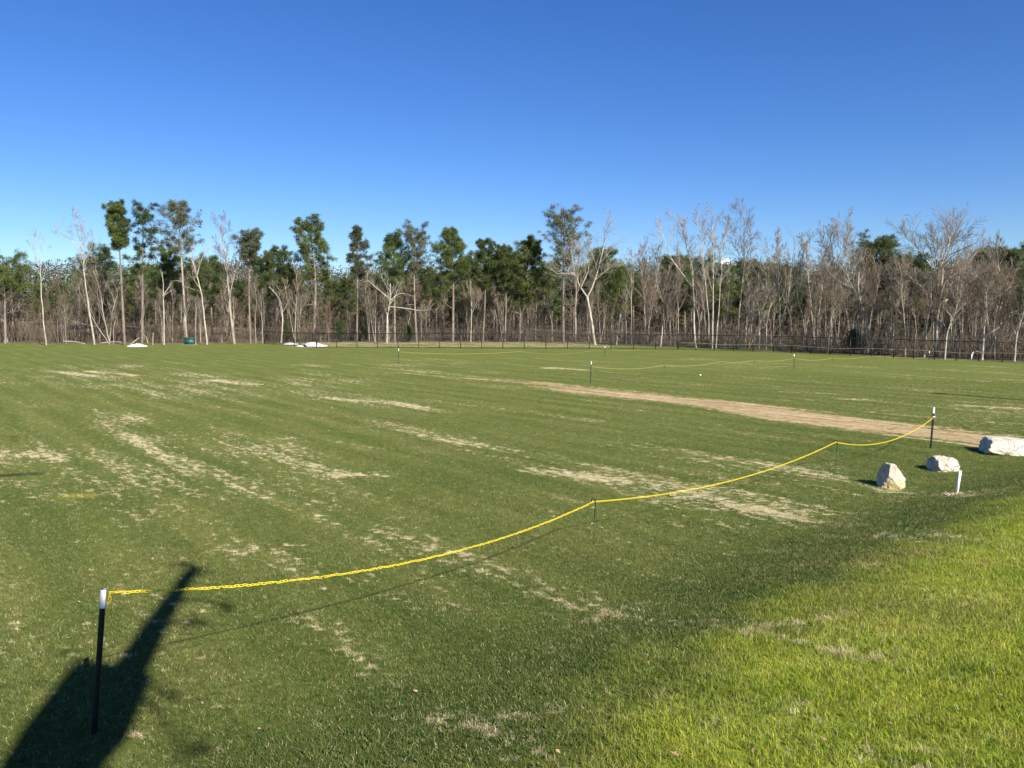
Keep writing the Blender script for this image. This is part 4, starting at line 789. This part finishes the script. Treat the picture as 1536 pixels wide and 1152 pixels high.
boulder(c3 + (.12, .3, 0), (.82, .5, .28), [(-1, .12, .12, .55), (0, -.2, 1, .72), (.1, -1, .25, .60), (0, 0, -1, .7), (-.5, -.1, 1, .80), (.5, -.7, .8, .74)], -.05, (0, .05, 0), 'long pale boulder cut off by the right edge of the picture', 27, BM1, .08)

# ------------------------------------------------------------------ white marker stake
sb = g_at(1435, 741); d = sb[1]; tp = at_depth(1440.5, 706, d) - sb
st = empty('marker_stake', sb, 'short white leaning stake stuck in a bare patch beside the boulders', 'stake'); a = Acc()
a.tube([np.array([-.01, 0, -.1]), tp], [.03, .03], 4); a.obj('board', WHITE, st)
a = Acc(); g = G(77)
for i in range(70):
    q_ = g.normal(0, 1, 2) * (.16, .07); a.box((q_[0] + .06, q_[1] - .06, .008 + g.uniform(0, .015)), tuple(g.uniform(.02, .06, 3) * (1, 1, .5)), g.uniform(0, 3), .7)
o = a.obj('soil_clods', mottled('dry_soil', (.28, .2, .13), (.5, .4, .28), 20)); o.location = tuple(sb); tag(o, 'scattered dry soil clods around the foot of the white stake', 'soil', None, 'stuff')

# ------------------------------------------------------------------ green utility box
ub = at(284.5, 517.3); ub[1] += .2; bx = empty('utility_box', ub, 'dark green utility box at the foot of the trees on the left', 'utility box', rz=.05)
a = Acc(); a.box((0, 0, .33), (1.02, .85, .66)); o = a.obj('cabinet', BOX_GREEN, bx); bv = o.modifiers.new('bevel', 'BEVEL'); bv.width = .03; bv.segments = 2
a = Acc(); a.box((0, -.01, .72), (1.1, .95, .12), 0, .93); a.obj('lid', BOX_GREEN, bx)
a = Acc(); a.box((0, -.437, .33), (.9, .02, .52)); a.obj('door', BOX_GREEN, bx)
a = Acc(); a.box((.36, -.46, .36), (.04, .03, .12)); a.obj('handle', STEEL, bx)
a = Acc(); a.box((0, 0, -.02), (1.3, 1.1, .08)); a.obj('concrete_base', CONCRETE, bx)

# ------------------------------------------------------------------ gravel heaps
def heap(px, py, w, dpt, h, label, seed):
    c = at(px, py); n = 46; t = np.linspace(-1, 1, n); X, Y = np.meshgrid(t, t); R = np.hypot(X, Y)
    Z = h * np.clip(1 - R, 0, 1) ** .8 * (.65 + .7 * vnoise(X + seed, Y, .35, seed)) + .05 * h * vnoise(X * 3 + 5, Y * 3, .2, seed) * (R < 1) - .06 * sst(R, .9, 1.05)
    V = np.stack([X * w / 2, Y * dpt / 2, Z], -1).reshape(-1, 3); i = np.arange(n * n).reshape(n, n); f = np.stack([i[:-1, :-1], i[:-1, 1:], i[1:, 1:], i[1:, :-1]], -1).reshape(-1, 4)
    a = Acc(); a.add(V, None, f); g = G(seed)
    for k in range(160):
        an, rr = g.uniform(0, 6.28), g.uniform(0, 1.0) ** .6; x, y = rr * math.cos(an), rr * math.sin(an); s = g.uniform(.04, .12)
        a.box((x * w / 2, y * dpt / 2, float(h * max(0, 1 - rr) ** .8 * .9 + .02)), (s, s * .8, s * .7), g.uniform(0, 3), .7)
    o = a.obj('gravel_heap', GRAVEL); o.location = tuple(c); tag(o, label, 'gravel heap', 'white gravel heaps at the field edge')
heap(468, 519.5, 3.3, 2.2, .45, 'largest white gravel heap at the fence corner', 1)
heap(436, 517, 1.7, 1.2, .2, 'low white gravel heap inside the fence left of the largest one', 2)
heap(206, 520, 2.0, 1.5, .34, 'small white gravel heap below the tall pines on the left', 3)

# ------------------------------------------------------------------ fallen logs, white bent pipe, ball, leaves
def log(p0, p1, r, label, d=None):
    a = Acc(); A_ = at_depth(*p0, 84); B_ = at_depth(*p1, 84); P = resample([A_ - A_, (B_ - A_) * .5 + np.array([0, .2, .1]), B_ - A_], 10); a.tube(P, np.linspace(r, r * .6, 10), 7)
    o = a.obj('fallen_log', BARK_MID, None, True); o.location = tuple(A_); tag(o, label, 'log', 'fallen logs at the foot of the trees')
log((195, 517), (214, 504), .09, 'fallen trunk leaning up against the second tall pine')
log((222, 515), (215, 502), .08, 'short log leaning left against the second tall pine')
log((150, 515), (188, 514), .09, 'fallen trunk lying flat left of the tall pines')
log((95, 512), (128, 516), .07, 'thin fallen branch lying left of the leaning pale tree')
w0 = at(1457, 539.5); a = Acc(); a.tube([(0, 0, -.05), (0, 0, .35), (.12, 0, .55), (.4, 0, .62), (.9, .1, .5)], [.09, .07, .04, .03, .02], 7); o = a.obj('bleached_branch', WHITE, None, True); o.location = tuple(w0); tag(o, 'small white bleached branch bending over at the fence foot on the right', 'branch')
bp = at(1050.5, 564.5); bm = bmesh.new(); bmesh.ops.create_icosphere(bm, subdivisions=3, radius=.05)
for v in bm.verts: v.co.z *= .9; v.co.x *= 1 + .15 * math.sin(v.co.z * 30)
me = bpy.data.meshes.new('ball'); bm.to_mesh(me); bm.free(); o = link('white_ball', me, WHITE, None, True); o.location = (bp[0], bp[1], .07); tag(o, 'small white ball lying in mid field right of the slim dark post', 'ball')
# dry leaves
def leaf_mesh(seed):
    g = G(seed); n = 9; t = np.linspace(0, 1, n); w = np.sin(np.pi * t) ** .7 * (.45 + .12 * g.normal(size=n)); L_ = .055
    V = []; 
    for i in range(n): c = g.uniform(.1, .25); V += [(t[i] * L_, -w[i] * L_ * .6, .012 + c * w[i] * .05), (t[i] * L_, 0, .006 + .01 * math.sin(t[i] * 3)), (t[i] * L_, w[i] * L_ * .6, .012 + c * w[i] * .05)]
    f = [(3 * i + k, 3 * i + 3 + k, 3 * i + 4 + k, 3 * i + 1 + k) for i in range(n - 1) for k in (0, 1)]
    me = bpy.data.meshes.new('fallen_leaf'); me.from_pydata(V, [], f); me.materials.append(LEAFDRY); return me
LM = [leaf_mesh(i) for i in range(4)]; g = G(500)
for i, (x, y) in enumerate(((1132,1128),(1505,1050),(1018,1140),(1238,1118),(140,866),(305,1060),(392,1098),(1330,1090),(620,1040),(118,905),(840,1135),(525,1040))):
    p = g_at(x, y); o = link('fallen_leaf', LM[i % 4], None); o.location = (p[0], p[1], p[2] + .02); o.rotation_euler = (g.uniform(-.4, .4), g.uniform(-.4, .4), g.uniform(0, 6.28)); s = g.uniform(.5, .9); o.scale = (s, s, s)
    tag(o, 'small curled dry brown leaf lying ' + ('in the bright grass of the bank' if bank_dist(np.array([p[0]]), np.array([p[1]]))[0] > 0 else 'in the short turf left of the near post' if x < 150 else 'in the short turf beside the long shadow' if x < 420 else 'in the dark turf at the bottom centre'), 'leaf', 'dry leaves scattered in the foreground grass')

# ------------------------------------------------------------------ unseen casters added beyond the frame for the shadows falling into it
SH = np.array([math.sin(SHADOW_AZ), -math.cos(SHADOW_AZ), math.tan(SUN_EL)])
def lift(px, py, L, z=0): return at(px, py, z) + SH * L
ob = np.array([7.2, -3.6, gz(7.2, -3.6)])
old = empty('shadow_tree', ob, 'unseen tree shaped to cast the long shadow across the lower left grass', 'tree'); T = Acc(); C = Acc(); g = G(600)  # unseen tree, its form worked back from the shadow it has to cast
sp = [lift(70, 1190, 10.5), lift(112, 1100, 10.9), lift(150, 1040, 11.2), lift(165, 1012, 11.3)]
T.tube(resample([np.array([0, 0, -.3]), (sp[0] - ob) * .5 + np.array([.5, -.3, -.4])] + [p - ob for p in sp], 14), [.6, .56, .53, .50, .48, .47, .46, .45, .44, .43, .42, .41, .40, .37], 14)
lb = [lift(185, 1020, 11.3), lift(222, 958, 11.9), lift(255, 905, 12.3), lift(290, 852, 12.8)]
T.tube(resample([p - ob for p in lb], 10), np.linspace(.17, .075, 10), 9)
lp, lr, _ = kids(resample([p - ob for p in lb], 10)[None], np.linspace(.17, .075, 10)[None], 5, .75, 1, (.4, 1.1), .12, .1, .05, .15, 4, .5, .4, .012, g=g); T.tubes(lp, lr, 4)
l2 = resample([np.array([0, 0, 2.]), lift(-900, 1000, 14) - ob, lift(-420, 760, 15) - ob, lift(-120, 722, 17) - ob, lift(5, 716, 17.6) - ob, lift(66, 711, 18) - ob], 16); T.tube(l2, np.linspace(.3, .05, 16), 8)
for (x, y, L, r, n) in ((300,935,12.2,.17,70),(345,912,12.4,.11,40),(272,846,12.8,.13,40),(302,858,12.8,.12,40),(255,1045,11.6,.16,40),(285,1130,11.2,.2,60),(20,655,18,.25,60),(110,1000,11.2,.3,60)):
    n = int(n * .55); r *= 1.3; c = lift(x, y, L) - ob; D = nrm(g.normal(size=(n, 3))); C.leaves(c + D * g.uniform(0, r, (n, 1)), nrm(g.normal(size=(n, 3))), g.uniform(.06, .12, n), g.uniform(.04, .07, n), g)
    k_ = min(lb, key=lambda p: np.linalg.norm(p - ob - c)) - ob if x > 200 else c + np.array([.2, -.3, -.5]); T.tube(resample([k_, (k_ + c) / 2 + np.array([0, 0, .15]), c], 6), np.linspace(.035, .012, 6), 5)
T.obj('trunk', BARK_DARK, old, True); C.obj('crown', LEAF_SHRUB, old)
tipg = at(1413, 590); pb = tipg + SH * 12.3; pb[2] = gz(pb[0], pb[1])
lp_ = empty('shadow_pole', pb, 'slim unseen light pole added beyond the right field edge for its shadow', 'light pole'); ph = 12.3 * math.tan(SUN_EL) - pb[2]  # pole added out of view for its thin shadow on the field
a = Acc(); a.tube([(0, 0, 0), (0, 0, ph)], [.2, .12], 10); a.obj('pole', STEEL, lp_, True)
a = Acc(); a.box((0, 0, ph * .52), (.5, .5, 1.4)); a.obj('shadow_block', STEEL, lp_)  # block added midway up to thicken the pole's shadow
a = Acc(); a.box((0, -.1, ph + .05), (.5, .3, .16)); a.obj('lamp_head', STEEL, lp_)
# small cloud low behind the pale grove
a = Acc(); g = G(700)
for i in range(9):
    bm = bmesh.new(); bmesh.ops.create_icosphere(bm, subdivisions=3, radius=1); V = np.array([v.co[:] for v in bm.verts]); Fc = [[v.index for v in f.verts] for f in bm.faces]; bm.free()
    V = V * (1 + .35 * (vnoise(V[:, 0] * 2 + i, V[:, 1] * 2 + V[:, 2], .5, i) - .5))[:, None] * g.uniform(3, 7) + g.normal(0, 1, 3) * (6, 3, 5); a.add(V, Fc)
cl = mottled('cloud', (.85, .86, .88), (.92, .92, .93), .05, 1, 0, 0); o = a.obj('cloud', cl, None, True); o.location = tuple(at_depth(1089, 394, 2400)); tag(o, 'tiny white cloud low behind the pale grove', 'cloud', None, 'structure')
